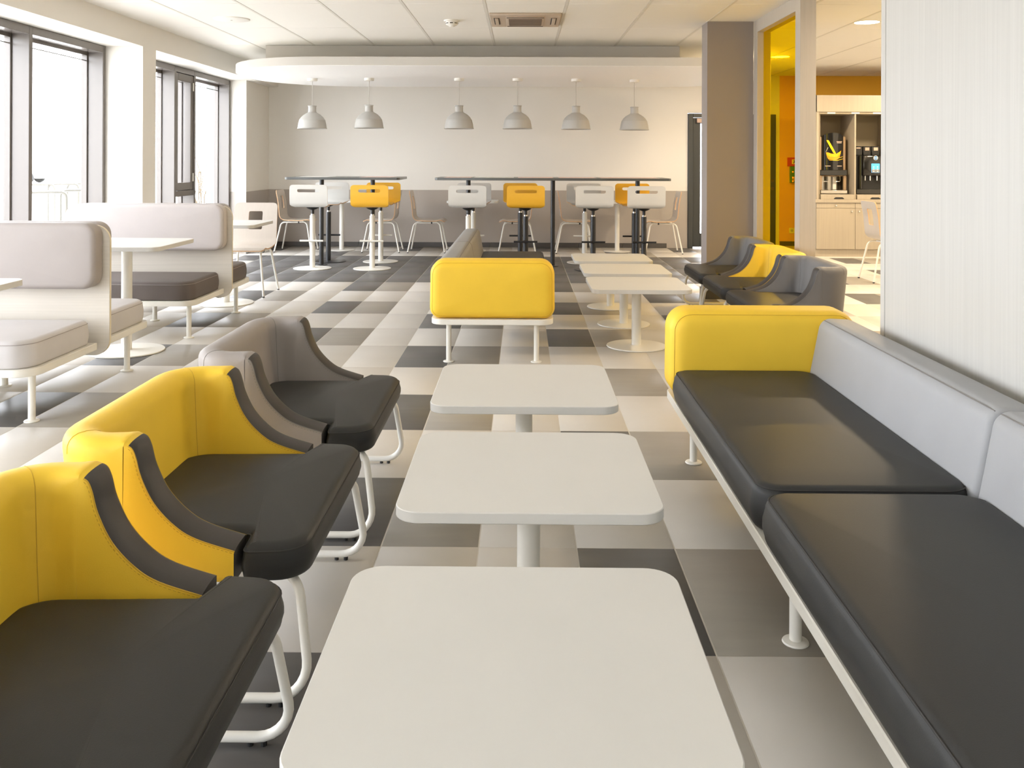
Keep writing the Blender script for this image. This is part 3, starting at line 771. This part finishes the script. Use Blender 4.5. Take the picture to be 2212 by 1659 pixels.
# ---- dining chair: faces +x
def dining_chair():
    t = thing('dining_chair', 'x', 'chair')
    prof = [Vector(p) for p in fillet([(-0.262, 0.868), (-0.228, 0.70), (-0.205, 0.448), (0.10, 0.438), (0.185, 0.455), (0.235, 0.430)], [0, 0.5, 0.085, 0.3, 0.05, 0], n=10)]
    Lp = sum((b - a).length for a, b in zip(prof, prof[1:])); r = 0.045
    def width(v):
        if v < r: return 0.213 - r + sqrt(max(0, r * r - (r - v) ** 2)) + 0.0005
        w_ = 0.213
        if v > 0.40: w_ = 0.213 - 0.012 * math.exp(-((v - 0.47) / 0.05) ** 2)
        if Lp - v < r: return w_ - r + sqrt(max(0, r * r - (r - (Lp - v)) ** 2)) + 0.0005
        return w_
    ply_sheet(prof, width, hole=(0.085, 0.265, 0.068, 0.014)).build('shell', ['chair_white', 'plywood_edge'], t, sharp=40)
    for s_ in (-1, 1):
        for pts in ([(0.02, s_ * 0.155, 0.420), (-0.19, s_ * 0.160, 0.420), (-0.275, s_ * 0.215, 0.008)], [(0.02, s_ * 0.155, 0.420), (0.165, s_ * 0.160, 0.430), (0.245, s_ * 0.215, 0.008)]):
            lg = MB().tube(fillet(pts, [0, 0.065, 0], n=7), 0.0105, 10).build('leg', 'white_metal', t)
            p = Vector(pts[-1]); MB().cyl((p.x, p.y, 0), (p.x, p.y, 0.012), 0.0115, 10).build('foot_cap', 'black_plastic', lg)
    for x in (-0.10, 0.11): MB().tube([(x, -0.16, 0.422), (x, 0.16, 0.422)], 0.009, 8).build('cross_bar', 'white_metal', t)
    for s_ in (-1, 1): MB().box(0.045, 0.065, s_ * 0.155 - 0.012, s_ * 0.155 + 0.012, 0.405, 0.432, bev=0.002).build('spacer', 'black_plastic', t)
    return t
chair0 = dining_chair(); first = [True]
def place_chair(label, x, y, rz, group):
    o = chair0 if first[0] else copy_tree(chair0); first[0] = False
    o.location = (x, y, 0); o.rotation_euler = (0, 0, rz); tag(o, label, 'chair', group)
gch = 'bent plywood dining chairs'
place_chair('pale plywood chair facing the camera behind the booth table', -2.64, 8.735, -pi / 2, gch)
CYb = 12.86
for label, x, rz in (('plywood chair at back wall, facing right, behind the leftmost white bar stools', -2.59 - 0.60, 0),
                     ('plywood chair facing left, behind the yellow stools of the left bar table', -2.59 + 0.60, pi),
                     ('plywood chair facing right in the gap between the two bar tables', -0.70 - 0.62, 0),
                     ('plywood chair facing left, behind the yellow stools of the long bar table', -0.70 + 0.62, pi),
                     ('plywood chair facing right at the rightmost back wall table', 1.366 - 0.61, 0),
                     ('plywood chair facing left, nearest the black exit door', 1.366 + 0.60, pi)):
    place_chair(label, x, CYb, rz, gch)
place_chair('plywood chair in front of the beverage counter, cut off by the laminate wall', 4.04, 9.95, 0, gch)

# ---- bar stools: face +y (back at -y)
def bar_stool(label, x, y, rz, seat, frame):
    t = thing('bar_stool', label, 'stool', (x, y, 0), rz, 'bar stools at the high tables')
    prof = [Vector(p) for p in fillet([(-0.225, 1.005), (-0.222, 0.86), (-0.205, 0.742), (-0.02, 0.735), (0.11, 0.748), (0.165, 0.728)], [0, 0.4, 0.065, 0.3, 0.05, 0], n=9)]
    Lp = sum((b - a).length for a, b in zip(prof, prof[1:])); r = 0.04
    def width(v):
        w_ = 0.222
        if v < r: return w_ - r + sqrt(max(0, r * r - (r - v) ** 2)) + 0.0005
        if v > 0.235: w_ = 0.222 - 0.048 * min(1, (v - 0.235) / 0.05) ** 1.5
        if Lp - v < r: return w_ - r + sqrt(max(0, r * r - (r - (Lp - v)) ** 2)) + 0.0005
        return w_
    key = 'stool_shell_' + seat
    if key not in SHELL:
        sh = ply_sheet(prof, width, hole=(0.050, 0.088, 0.13, 0.0185)).build('seat_shell', [seat, 'plywood_edge'], t, sharp=40)
        sh.rotation_euler = (0, 0, pi / 2); SHELL[key] = sh
    else: share(SHELL[key], 'seat_shell', (0, 0, 0), t, (0, 0, pi / 2))
    if frame not in SHELL:
        SHELL[frame] = [
            MB().cyl((0, 0, 0.008), (0, 0, 0.635), 0.0315, 24, ch=0.002).build('column', frame, t),
            MB().lathe([(0, 0), (0.222, 0), (0.226, 0.003), (0.223, 0.008), (0.20, 0.011), (0.04, 0.014), (0, 0.014)], 48).build('base_disc', frame, t),
            MB().tube([(-0.14, -0.055, 0.335), (0.14, -0.055, 0.335)], 0.0115, 10).box(-0.02, 0.02, -0.05, -0.025, 0.315, 0.355, bev=0.003).build('footrest', frame, t),
            MB().cyl((0, 0, 0.635), (0, 0, 0.652), 0.022, 16).build('gas_lift', 'chrome', t),
            MB().lathe([(0, 0.650), (0.017, 0.650), (0.019, 0.70), (0.05, 0.712), (0.075, 0.728), (0, 0.728)], 20).build('swivel_mount', 'black_plastic', t)]
    else:
        for o in SHELL[frame]: share(o, o.name.split('.')[0], (0, 0, 0), t)
SHELL = {}
NY, FY = 10.8, 11.55
W_, Y_ = 'stool_white', 'stool_yellow'; wm, bk = 'white_metal', 'black_metal'
for lb, x, y, rz, s_, f_ in (
    ('white bar stool on white column, near side, leftmost of all', -2.50, NY, 0, W_, wm),
    ('white bar stool on black column, far side of the left bar table', -2.47, FY, pi, W_, bk),
    ('yellow bar stool on white column, near side of the left bar table', -1.785, NY, 0, Y_, wm),
    ('yellow bar stool on white column, far side of the left bar table', -1.80, FY, pi, Y_, wm),
    ('white bar stool behind the grey back of the central sofa, near side', -0.639, NY, 0, W_, wm),
    ('white bar stool on the far side, leftmost at the long bar table', -0.62, FY, pi, W_, wm),
    ('yellow bar stool on black column, near side of the long bar table', 0.045, NY, 0, Y_, bk),
    ('yellow bar stool on black column, far side, behind the near yellow stool', -0.02, FY, pi, Y_, bk),
    ('white bar stool on black column, near side, second from the right', 0.848, NY, 0, W_, bk),
    ('white bar stool on white column, far side of the long bar table', 0.80, FY, pi, W_, wm),
    ('white bar stool on black column, near side, rightmost of all', 1.452, NY, 0, W_, bk),
    ('yellow bar stool on the far side, rightmost at the long bar table', 1.43, FY, pi, Y_, bk)):
    bar_stool(lb, x, y, rz, s_, f_)

# ---- bar tables
def bar_table(label, x0, x1, poles, prints):
    yc = 11.15
    t = thing('bar_table', label, 'table', ((x0 + x1) / 2, yc, 0), 0, 'high bar tables'); hx = (x1 - x0) / 2; cx = (x0 + x1) / 2
    tp = MB().slab(rrect(-hx, hx, -0.375, 0.375, 0.04, 6), 1.060, 1.090, ch=0.003).build('tabletop', 'bar_top', t)
    for a, b, mm in prints:
        MB().box(a - cx, b - cx, -0.30, 0.30, 1.0885, 1.0908, bev=0.0006).build('printed_panel', mm, t)
    for p in poles:
        MB().cyl((p - cx, 0, 0.004), (p - cx, 0, 1.060), 0.0275, 20).build('pole', 'black_metal', t)
        MB().lathe([(0, 0), (0.072, 0), (0.076, 0.003), (0.072, 0.008), (0.03, 0.011), (0, 0.011)], 28, M=Matrix.Translation((p - cx, 0, 0))).build('pole_foot', 'black_metal', t)
bar_table('shorter black topped bar table under the two left pendant lamps', -2.835, -1.46, [-2.47, -1.84], [(-2.72, -2.35, 'print_white'), (-2.33, -1.98, 'bar_top'), (-1.96, -1.58, 'print_pink')])
bar_table('long black topped bar table under the four right pendant lamps', -1.04, 1.775, [-0.66, 0.38, 1.42], [(-0.94, -0.62, 'print_pink'), (-0.58, -0.1, 'print_white'), (-0.05, 0.38, 'print_pink'), (0.45, 0.9, 'print_pink'), (0.95, 1.65, 'print_pink')])

# ---- pendant lamps
def pendant(label, mx, my, by):
    p = px(mx, my, z=2.327)
    zb = px(mx, by, Y=p.y).z
    t = thing('pendant_lamp', label, 'lamp', (p.x, p.y, zb), 0, 'grey pendant lamps under the canopy')
    hc = 2.327 - zb
    if 'pend' not in SHELL:
        outer = [(0.186, 0.0), (0.187, 0.006), (0.181, 0.010), (0.174, 0.06), (0.162, 0.112), (0.158, 0.116), (0.140, 0.145), (0.108, 0.175), (0.075, 0.195), (0.054, 0.207), (0.050, 0.222), (0.049, 0.280), (0.054, 0.284), (0.055, 0.292), (0.049, 0.295), (0.0, 0.295)]
        inner = [(0.0, 0.285), (0.046, 0.280), (0.046, 0.215), (0.10, 0.172), (0.152, 0.115), (0.168, 0.06), (0.178, 0.004), (0.186, 0.0)]
        SHELL['pend'] = MB().lathe(list(reversed(outer)) , 40).lathe(list(reversed(inner)), 40).build('shade', 'pendant_grey', t, sharp=30)
    else: share(SHELL['pend'], 'shade', (0, 0, 0), t)
    MB().cyl((0, 0, 0.29), (0, 0, hc - 0.02), 0.004, 8).build('cord', 'cord_grey', t)
    MB().lathe([(0, hc - 0.035), (0.055, hc - 0.035), (0.062, hc - 0.03), (0.062, hc), (0, hc)], 28).build('ceiling_rose', 'plastic_white', t)
    MB().lathe([(0, 0.09), (0.03, 0.10), (0.042, 0.13), (0.035, 0.16), (0.02, 0.19), (0.02, 0.22), (0, 0.22)], 16).build('bulb', 'plastic_white', t)
for lb, a, b, c in (('grey pendant lamp above the white stools of the left bar table, leftmost', 674.8, 169.7, 278.4), ('grey pendant lamp above the yellow stools of the left bar table', 797.5, 168.8, 277.2),
                    ('grey pendant lamp at the left end of the long bar table', 991.9, 169.2, 278.2), ('grey pendant lamp second from left above the long bar table', 1118, 169.7, 278.4),
                    ('grey pendant lamp third from left above the long bar table', 1244.5, 170.7, 279.6), ('grey pendant lamp nearest the column, rightmost of the row', 1370.5, 172.3, 281)):
    pendant(lb, a, b, c)

# ================================================================== CEILING FITTINGS
ac = thing('air_conditioner', 'beige ceiling cassette air conditioner with centre grille', 'air conditioner', (0.0245, 8.44, CEIL))
MB().box(-0.325, 0.325, -0.36, 0.36, -0.022, 0.0, bev=0.006).build('cover_plate', 'ac_beige', ac)
MB().box(-0.175, 0.175, -0.30, 0.30, -0.030, -0.020, bev=0.004).build('grille_frame', 'ac_beige', ac)
gr = MB().box(-0.152, 0.152, -0.19, 0.19, -0.034, -0.028, bev=0.002).build('grille', 'ac_dark', ac)
for k in range(9): MB().box(-0.15, 0.15, -0.17 + k * 0.0425 - 0.006, -0.17 + k * 0.0425 + 0.006, -0.038, -0.033).build('grille_slat', 'ac_dark', gr)
for s_ in (-1, 1):
    MB().box(-0.17, 0.17, s_ * 0.262 - 0.012, s_ * 0.262 + 0.012, -0.0325, -0.029).build('air_slot', 'ac_slot', ac)
    MB().box(s_ * 0.262 - 0.026, s_ * 0.262 + 0.026, -0.19, 0.19, -0.0245, -0.021).build('air_slot', 'ac_slot', ac)
    MB().box(s_ * 0.262 - 0.016, s_ * 0.262 + 0.016, -0.19, 0.19, -0.030, -0.024, bev=0.002).build('flap', 'ac_beige', ac)
p = px(976, 44, z=CEIL)
sd = thing('smoke_detector', 'small white round smoke detector on the ceiling', 'detector', (p.x, p.y, CEIL))
MB().lathe([(0, -0.012), (0.072, -0.012), (0.075, -0.008), (0.075, 0), (0, 0)], 32).build('mount', 'plastic_white', sd)
MB().lathe([(0, -0.062), (0.022, -0.062), (0.034, -0.052), (0.052, -0.044), (0.058, -0.034), (0.058, -0.012), (0, -0.012)], 28).build('housing', 'plastic_white', sd)
for k in range(8):
    MB().box(0.052, 0.0595, -0.014, 0.014, -0.034, -0.026, M=Matrix.Rotation(k * pi / 4, 4, 'Z')).build('vent_slot', 'ac_slot', sd)
p = px(500, 41, z=CEIL)
sp = thing('ceiling_speaker', 'flat white round speaker in the ceiling near the windows', 'speaker', (p.x, p.y, CEIL))
MB().lathe([(0, -0.012), (0.15, -0.012), (0.164, -0.008), (0.168, 0.0), (0, 0.0)], 48).build('grille_cover', 'plastic_white', sp)
MB().lathe([(0, -0.015), (0.008, -0.015), (0.01, -0.011), (0, -0.011)], 12).build('badge', 'cord_grey', sp)
def downlight(label, x, y, e=18):
    t = thing('downlight', label, 'lamp', (x, y, CEIL), 0, 'round downlights of the service area')
    MB().lathe([(0.112, -0.004), (0.125, -0.004), (0.128, 0.0), (0.112, 0.0)], 40).build('trim_ring', 'plastic_white', t)
    MB().lathe([(0, -0.003), (0.112, -0.003), (0.112, 0.0), (0, 0.0)], 40).build('light_disc', 'lamp_glow', t)
    l = bpy.data.lights.new('downlight_lamp', 'AREA'); l.shape = 'DISK'; l.size = 0.22; l.energy = e; l.color = (1.0, 0.80, 0.55)
    o = bpy.data.objects.new('downlight_lamp', l); COL.objects.link(o); o.parent = t; o.location = (0, 0, -0.02)
downlight('lit round downlight seen in the gap before the laminate wall', 3.25, 8.59)
downlight('lit round downlight seen through the yellow glass', 3.24, 11.43)
for lb, x, y in (('unseen downlight added to brighten the service area, over the counter, out of the picture', 5.2, 11.43), ('unseen downlight added to brighten the service area, behind the laminate wall, far one', 5.2, 8.59), ('unseen downlight added to brighten the service area, behind the laminate wall, middle one', 3.25, 5.75), ('unseen downlight added to brighten the service area, behind the laminate wall, near one', 5.2, 5.75)): downlight(lb, x, y)  # extra lamps added out of view to brighten the service area

# ================================================================== SERVICE AREA
YC = 12.42
UX = [4.02, 4.55, 5.08, 5.61, 6.14]
gc = 'base cabinets of the beverage counter'
for i, (a, b) in enumerate(zip(UX, UX[1:])):
    t = thing('base_cabinet', ['base cabinet under the juice dispenser', 'base cabinet behind the counter chair, under the coffee machine', 'third base cabinet of the counter, behind the laminate wall', 'last base cabinet of the counter, behind the laminate wall'][i], 'cabinet', (a, YC, 0), 0, gc)
    wd = b - a
    MB().box(0, wd, 0.02, 0.58, 0.10, 0.735).build('carcass', 'cabinet_wood', t)
    MB().box(0, wd, 0.03, 0.05, 0.0, 0.10).build('plinth', 'cabinet_wood', t)
    dr = MB().box(0.002, wd - 0.002, 0, 0.02, 0.664, 0.733, bev=0.0015).build('drawer_front', 'cabinet_wood', t)
    MB().cyl((wd / 2, -0.022, 0.70), (wd / 2, 0, 0.70), 0.010, 12).build('knob', 'chrome', dr)
    do = MB().box(0.002, wd - 0.002, 0, 0.02, 0.104, 0.660, bev=0.0015).build('door', 'cabinet_wood', t)
    kx = wd - 0.05 if i % 2 == 0 else 0.05
    MB().cyl((kx, -0.022, 0.622), (kx, 0, 0.622), 0.011, 12).build('knob', 'chrome', do)
wt = MB().box(4.0, 6.2, YC - 0.012, YC + 0.60, 0.737, 0.784, bev=0.002).build('worktop', 'cabinet_wood')
tag(wt, 'long pale wood worktop of the beverage counter', 'worktop')
hs = thing('machine_niche', 'pale wood niche housing the drinks machines above the counter', 'cabinet', (4.02, YC, 0.784))
MB().box(0, 0.03, 0, 0.58, 0, 1.422).build('side_panel', 'cabinet_wood', hs)
MB().box(2.09, 2.12, 0, 0.58, 0, 1.422).build('side_panel', 'cabinet_wood', hs)
MB().box(0.03, 0.055, 0.02, 0.58, 0, 1.19).build('side_liner', 'cabinet_inside', hs)
MB().box(0.03, 2.09, 0.56, 0.58, 0, 1.40).build('back_panel', 'cabinet_inside', hs)
for x in UX[1:-1]: MB().box(x - 4.02 - 0.010, x - 4.02 + 0.010, 0.01, 0.56, 0, 1.165, bev=0.0015).build('divider', 'cabinet_wood', hs)
MB().box(0.03, 2.09, 0.005, 0.56, 1.165, 1.195).build('niche_top', 'cabinet_inside', hs)
MB().box(0.0, 2.12, -0.012, 0.56, 1.194, 1.422, bev=0.002).build('fascia', 'cabinet_wood', hs)
for x in (0.20, 0.53, 0.82): MB().box(x - 0.055, x + 0.055, 0.0, 0.03, 1.168, 1.19, bev=0.003).build('hinge_clip', 'plastic_white', hs)
for i, (a, b) in enumerate(zip(UX[:2], UX[1:3])):
    t = thing('pull_out_tray', ['pale pull-out tray under the juice dispenser', 'pale pull-out tray under the coffee machine'][i], 'tray', (a + 0.062 - 0.035 * i, YC, 0.785), 0, 'pull-out trays')
    MB().box(0, b - a - 0.075 + 0.035 * i, 0, 0.54, 0, 0.064, bev=0.002).build('tray_body', 'cabinet_wood', t)
    o = fillet([(0.16, 0.003), (0.33, 0.003), (0.29, 0.028), (0.20, 0.028)], 0.008, n=4, closed=True)
    MB().slab([(q.x, q.y) for q in o], 0.0, 0.003, ch=0.0005, M=XZ).build('finger_grip', 'black_plastic', t)
# juice dispenser
jd = thing('juice_dispenser', 'black juice dispenser with a yellow pouring juice picture', 'dispenser', (4.302, 12.56, 0.849))
MB().box(-0.188, 0.188, 0.06, 0.40, 0.245, 0.80, bev=0.01).build('body', 'dispenser_side', jd)
MB().box(-0.188, 0.188, 0.0, 0.40, 0.258, 0.336, bev=0.008).build('tap_ledge', 'gloss_black', jd)
def bowed(u0, u1, zf, nz=10, nu=16, off=0.0):
    """front sheet bowed towards the viewer; zf(u) -> (z0, z1)"""
    vs = []; fs = []
    for i in range(nu + 1):
        u = u0 + (u1 - u0) * i / nu; a, b = zf(u)
        for k in range(nz + 1): vs.append((u, 0.055 - 0.05 * (1 - (u / 0.15) ** 2) - off, a + (b - a) * k / nz))
    for i in range(nu):
        for k in range(nz): q = i * (nz + 1) + k; fs.append((q, q + nz + 1, q + nz + 2, q + 1))
    return vs, fs
fp = MB(); vs, fs = bowed(-0.148, 0.148, lambda u: (0.335, 0.850 - 0.045 * (u / 0.148) ** 2), off=0.0); fp.add(vs, fs)
vs2 = [(x, 0.10, z) for x, y, z in vs]; fp.add(vs2, [tuple(reversed(f)) for f in fs])
bl = []
for i in (0, 16):
    for k in range(10): q = i * 11 + k; bl.append((q, q + 1, q + 1 + len(vs), q + len(vs)))
for k in (0, 10):
    for i in range(16): q = i * 11 + k; bl.append((q, q + 11, q + 11 + len(vs), q + len(vs)))
fp.add(vs + vs2, bl); fp.build('front_panel', 'gloss_black', jd)
def lerp_poly(u, pts):
    for (a, za), (b, zb) in zip(pts, pts[1:]):
        if a <= u <= b: return za + (zb - za) * (u - a) / (b - a)
    return pts[-1][1]
def printed(name, mm, u0, u1, lo, hi):
    vs, fs = bowed(u0, u1, lambda u: (lerp_poly(u, lo), lerp_poly(u, hi)), nz=3, nu=14, off=0.0018); MB().add(vs, fs).build(name, mm, jd)
printed('print_juice', 'juice_orange', -0.098, 0.112, [(-0.098, 0.565), (-0.075, 0.482), (0.03, 0.470), (0.085, 0.50), (0.112, 0.60)], [(-0.098, 0.575), (-0.08, 0.58), (-0.03, 0.56), (0.03, 0.555), (0.08, 0.57), (0.112, 0.605)])
printed('print_juice', 'juice_yellow', -0.09, 0.104, [(-0.09, 0.545), (-0.05, 0.518), (0.05, 0.515), (0.104, 0.56)], [(-0.09, 0.578), (-0.03, 0.558), (0.03, 0.553), (0.104, 0.596)])
printed('print_stream', 'juice_yellow', -0.093, 0.036, [(-0.093, 0.742), (-0.05, 0.65), (0.0, 0.565), (0.036, 0.552)], [(-0.093, 0.748), (-0.066, 0.745), (-0.02, 0.66), (0.036, 0.556)])
printed('print_swoosh', 'juice_yellow', -0.06, 0.145, [(-0.06, 0.468), (0.05, 0.462), (0.145, 0.486)], [(-0.06, 0.471), (0.05, 0.470), (0.145, 0.492)])
printed('print_swoosh', 'juice_yellow', -0.02, 0.145, [(-0.02, 0.486), (0.07, 0.497), (0.145, 0.517)], [(-0.02, 0.488), (0.07, 0.504), (0.145, 0.523)])
printed('print_glass_rim', 'plastic_white', -0.102, -0.072, [(-0.102, 0.575), (-0.085, 0.62), (-0.072, 0.645)], [(-0.102, 0.582), (-0.085, 0.628), (-0.072, 0.651)])
for u0, u1, z in ((0.04, 0.125, 0.722), (0.045, 0.12, 0.705), (-0.11, -0.04, 0.385), (0.05, 0.125, 0.385)): printed('print_lettering', 'label_pink', u0, u1, [(u0, z), (u1, z)], [(u0, z + 0.009), (u1, z + 0.009)])
for s_ in (-1, 1): MB().box(s_ * 0.168 - 0.018, s_ * 0.168 + 0.018, 0.03, 0.07, 0.05, 0.26, bev=0.003).build('side_post', 'dispenser_side', jd)
MB().box(-0.15, 0.15, 0.30, 0.32, 0.05, 0.26).build('back_splash', 'steel', jd)
MB().box(-0.185, 0.185, -0.02, 0.36, 0.008, 0.058, bev=0.006).build('drip_tray', 'steel', jd)
for x in (-0.10, 0.06):
    MB().cyl((x, 0.06, 0.19), (x, 0.06, 0.262), 0.012, 12).build('nozzle', 'clear_plastic', jd)
    MB().tube(fillet([(x - 0.035, 0.03, 0.255), (x - 0.035, 0.02, 0.175), (x + 0.035, 0.02, 0.175), (x + 0.035, 0.03, 0.255)], [0, 0.015, 0.015, 0], n=4), 0.004, 8).build('lever', 'chrome', jd)
MB().box(0.02, 0.07, 0.10, 0.16, 0.06, 0.24, bev=0.003).build('hose_cover', 'plastic_white', jd)
# coffee machine
cm = thing('coffee_machine', 'black coffee machine with blue touch screen and bean hoppers', 'coffee machine', (4.835, 12.54, 0.849))
MB().box(-0.235, -0.11, 0.08, 0.42, 0.03, 0.535, bev=0.012).build('side_body', 'black_plastic', cm)
MB().box(-0.13, 0.215, 0.10, 0.42, 0.03, 0.535, bev=0.012).build('body', 'black_plastic', cm)
MB().box(-0.135, 0.215, 0.0, 0.16, 0.255, 0.538, bev=0.02, seg=3).build('front_head', 'gloss_black', cm)
MB().cyl((-0.15, 0.06, 0.06), (-0.15, 0.06, 0.535), 0.028, 16).build('corner_tube', 'gloss_black', cm)
for i, x in enumerate((-0.165, -0.045, 0.075)):
    hp = MB().box(x - 0.056, x + 0.056, 0.10, 0.34, 0.536, 0.665, bev=0.008).build('bean_hopper', 'black_plastic', cm)
    MB().box(x - 0.028, x + 0.030, 0.0965, 0.1005, 0.605 if i else 0.632, 0.648, bev=0.001).build('hopper_label', 'label_pink', hp)
lg = MB().cyl((0.035, -0.004, 0.503), (0.035, 0.002, 0.503), 0.031, 28).build('round_logo', 'plastic_white', cm)
MB().cyl((0.035, -0.006, 0.503), (0.035, -0.003, 0.503), 0.026, 28).build('logo_field', 'logo_blue', lg)
MB().box(0.012, 0.058, -0.0075, -0.0055, 0.497, 0.508).build('logo_bar', 'plastic_white', lg)
sc = MB().box(-0.022, 0.090, -0.004, 0.003, 0.300, 0.424, bev=0.002).build('touch_screen', 'screen_blue', cm)
MB().box(-0.020, 0.088, -0.0052, -0.0035, 0.302, 0.345).build('screen_lower', 'screen_grey', sc)
for x in (0.008, 0.06):
    for z in (0.318, 0.348, 0.378): MB().cyl((x, -0.0065, z), (x, -0.0045, z), 0.008, 10).build('screen_icon', 'plastic_white', sc)
for x in (-0.09, -0.02, 0.075): MB().cyl((x, 0.05, 0.19), (x, 0.05, 0.262), 0.010, 12).build('spout', 'chrome', cm)
MB().box(-0.24, 0.22, -0.03, 0.40, 0.004, 0.075, bev=0.008).build('drip_tray', 'gloss_black', cm)
# wall fittings seen through the yellow glass
fa = thing('alarm_box', 'red alarm sign over a green box seen through the yellow glass', 'alarm', (4.10, YS - 0.001, 0.975))
MB().box(-0.02, 0.16, -0.03, 0, 0.250, 0.385, bev=0.003).build('red_sign', 'alarm_red', fa)
MB().box(0.045, 0.135, -0.033, -0.029, 0.285, 0.355).build('pictogram_field', 'plastic_white', fa)
MB().tube([(0.075, -0.036, 0.345), (0.08, -0.036, 0.315), (0.065, -0.036, 0.295)], 0.006, 6).build('pictogram', 'black_plastic', fa)
MB().tube([(0.085, -0.036, 0.318), (0.105, -0.036, 0.30)], 0.006, 6).build('pictogram', 'black_plastic', fa)
MB().box(0.015, 0.16, -0.06, 0, 0.0, 0.246, bev=0.006).build('green_box', 'alarm_green', fa)
MB().box(0.04, 0.15, -0.063, -0.058, 0.02, 0.085, bev=0.002).build('indicator_panel', 'dispenser_side', fa)
for x, z in ((0.05, 0.165), (0.05, 0.08), (0.10, 0.05), (0.05, 0.02)): MB().cyl((x, -0.068, z), (x, -0.062, z), 0.008, 8).build('indicator_light', 'led_red', fa)
so = thing('wall_socket', 'wall socket low on the orange wall behind the yellow glass', 'socket', (4.155, YS - 0.001, 0.235))
MB().box(-0.042, 0.042, -0.012, 0, -0.042, 0.042, bev=0.004).build('plate', 'plastic_white', so)
MB().cyl((0, -0.013, 0), (0, -0.010, 0), 0.02, 20).build('recess', 'cord_grey', so)

# ================================================================== OUTSIDE
struct('ground_outside', MB().box(-90, -4.25, -20, 110, -0.12, -0.06).box(-4.25, 30, YS + 0.3, 110, -0.12, -0.06).box(-4.25, 30, -20, YF - 0.2, -0.12, -0.06), 'asphalt')
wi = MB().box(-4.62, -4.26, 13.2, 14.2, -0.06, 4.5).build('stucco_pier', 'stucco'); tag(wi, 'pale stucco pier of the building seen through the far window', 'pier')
def hoop(label, x, y, a, wd=0.55):
    t = thing('bike_rack', label, 'bike rack', (x, y, -0.06), a, 'bike racks outside')
    MB().tube(fillet([(-wd / 2, 0, 0), (-wd / 2, 0, 0.86), (wd / 2, 0, 0.86), (wd / 2, 0, 0)], [0, 0.09, 0.09, 0], n=7), 0.024, 10).build('hoop', 'galvanised', t)
    for s_ in (-1, 1): MB().lathe([(0, 0), (0.06, 0), (0.06, 0.01), (0, 0.01)], 16, M=Matrix.Translation((s_ * wd / 2, 0, 0))).build('foot_plate', 'galvanised', t)
for lb, x_, y_, d in (('bike rack hoop outside, nearest behind the left mullion', 100, 415, 13.5), ('bike rack hoop outside, far left one in the pane', 84, 398.5, 17.5), ('bike rack hoop outside, far middle one in the pane', 137, 397, 17.8), ('bike rack hoop outside, near right one in the pane', 172, 410, 14.4), ('bike rack hoop outside, far right one at the window frame', 178, 395, 18.2)):
    q = px(x_, y_, Y=d); hoop(lb, q.x, q.y, RAD(35))
# parked car
car = thing('parked_car', 'pale parked car far outside the left window', 'car', (-28.8, 50.5, -0.06), RAD(8))
bo = fillet([(-2.1, 0.25), (2.1, 0.25), (2.15, 0.62), (1.25, 0.80), (0.55, 1.28), (-0.9, 1.32), (-1.75, 0.92), (-2.15, 0.85)], 0.12, n=5, closed=True)
MB().slab([(q.x, q.y) for q in bo], -0.85, 0.85, ch=0.08, M=XZ).build('body', 'car_paint', car)
wo = fillet([(1.08, 0.84), (0.5, 1.22), (-0.8, 1.25), (-1.45, 0.92)], 0.06, n=4, closed=True)
MB().slab([(q.x, q.y) for q in wo], -0.865, 0.865, ch=0.01, M=XZ).build('side_windows', 'car_glass', car)
for x in (-1.35, 1.35):
    for s_ in (-1, 1): MB().cyl((x, s_ * 0.72, 0.32), (x, s_ * 0.90, 0.32), 0.32, 24, ch=0.04).build('wheel', 'rubber', car)
# bare shrub
sh = thing('bare_shrub', 'leafless twiggy shrub outside the far window', 'shrub', (-6.15, 17.2, -0.06))
bm_ = MB()
for k in range(16):
    a = random.uniform(0, 2 * pi); l = random.uniform(0.9, 1.5); pts = [Vector((0, 0, 0))]; d = Vector((0.45 * cos(a), 0.45 * sin(a), 1)).normalized()
    for j in range(5):
        d = (d + Vector((random.uniform(-0.3, 0.3), random.uniform(-0.3, 0.3), random.uniform(-0.05, 0.2)))).normalized(); pts.append(pts[-1] + d * l / 5)
    bm_.tube(pts, 0.010, 5)
    for j in (2, 3, 4):
        e2 = (d + Vector((random.uniform(-0.8, 0.8), random.uniform(-0.8, 0.8), 0.1))).normalized()
        bm_.tube([pts[j], pts[j] + e2 * 0.25, pts[j] + e2 * 0.42 + Vector((0, 0, 0.08))], 0.006, 4)
tw = bm_.build('twigs', 'bark', sh); tag(tw, kind='stuff')
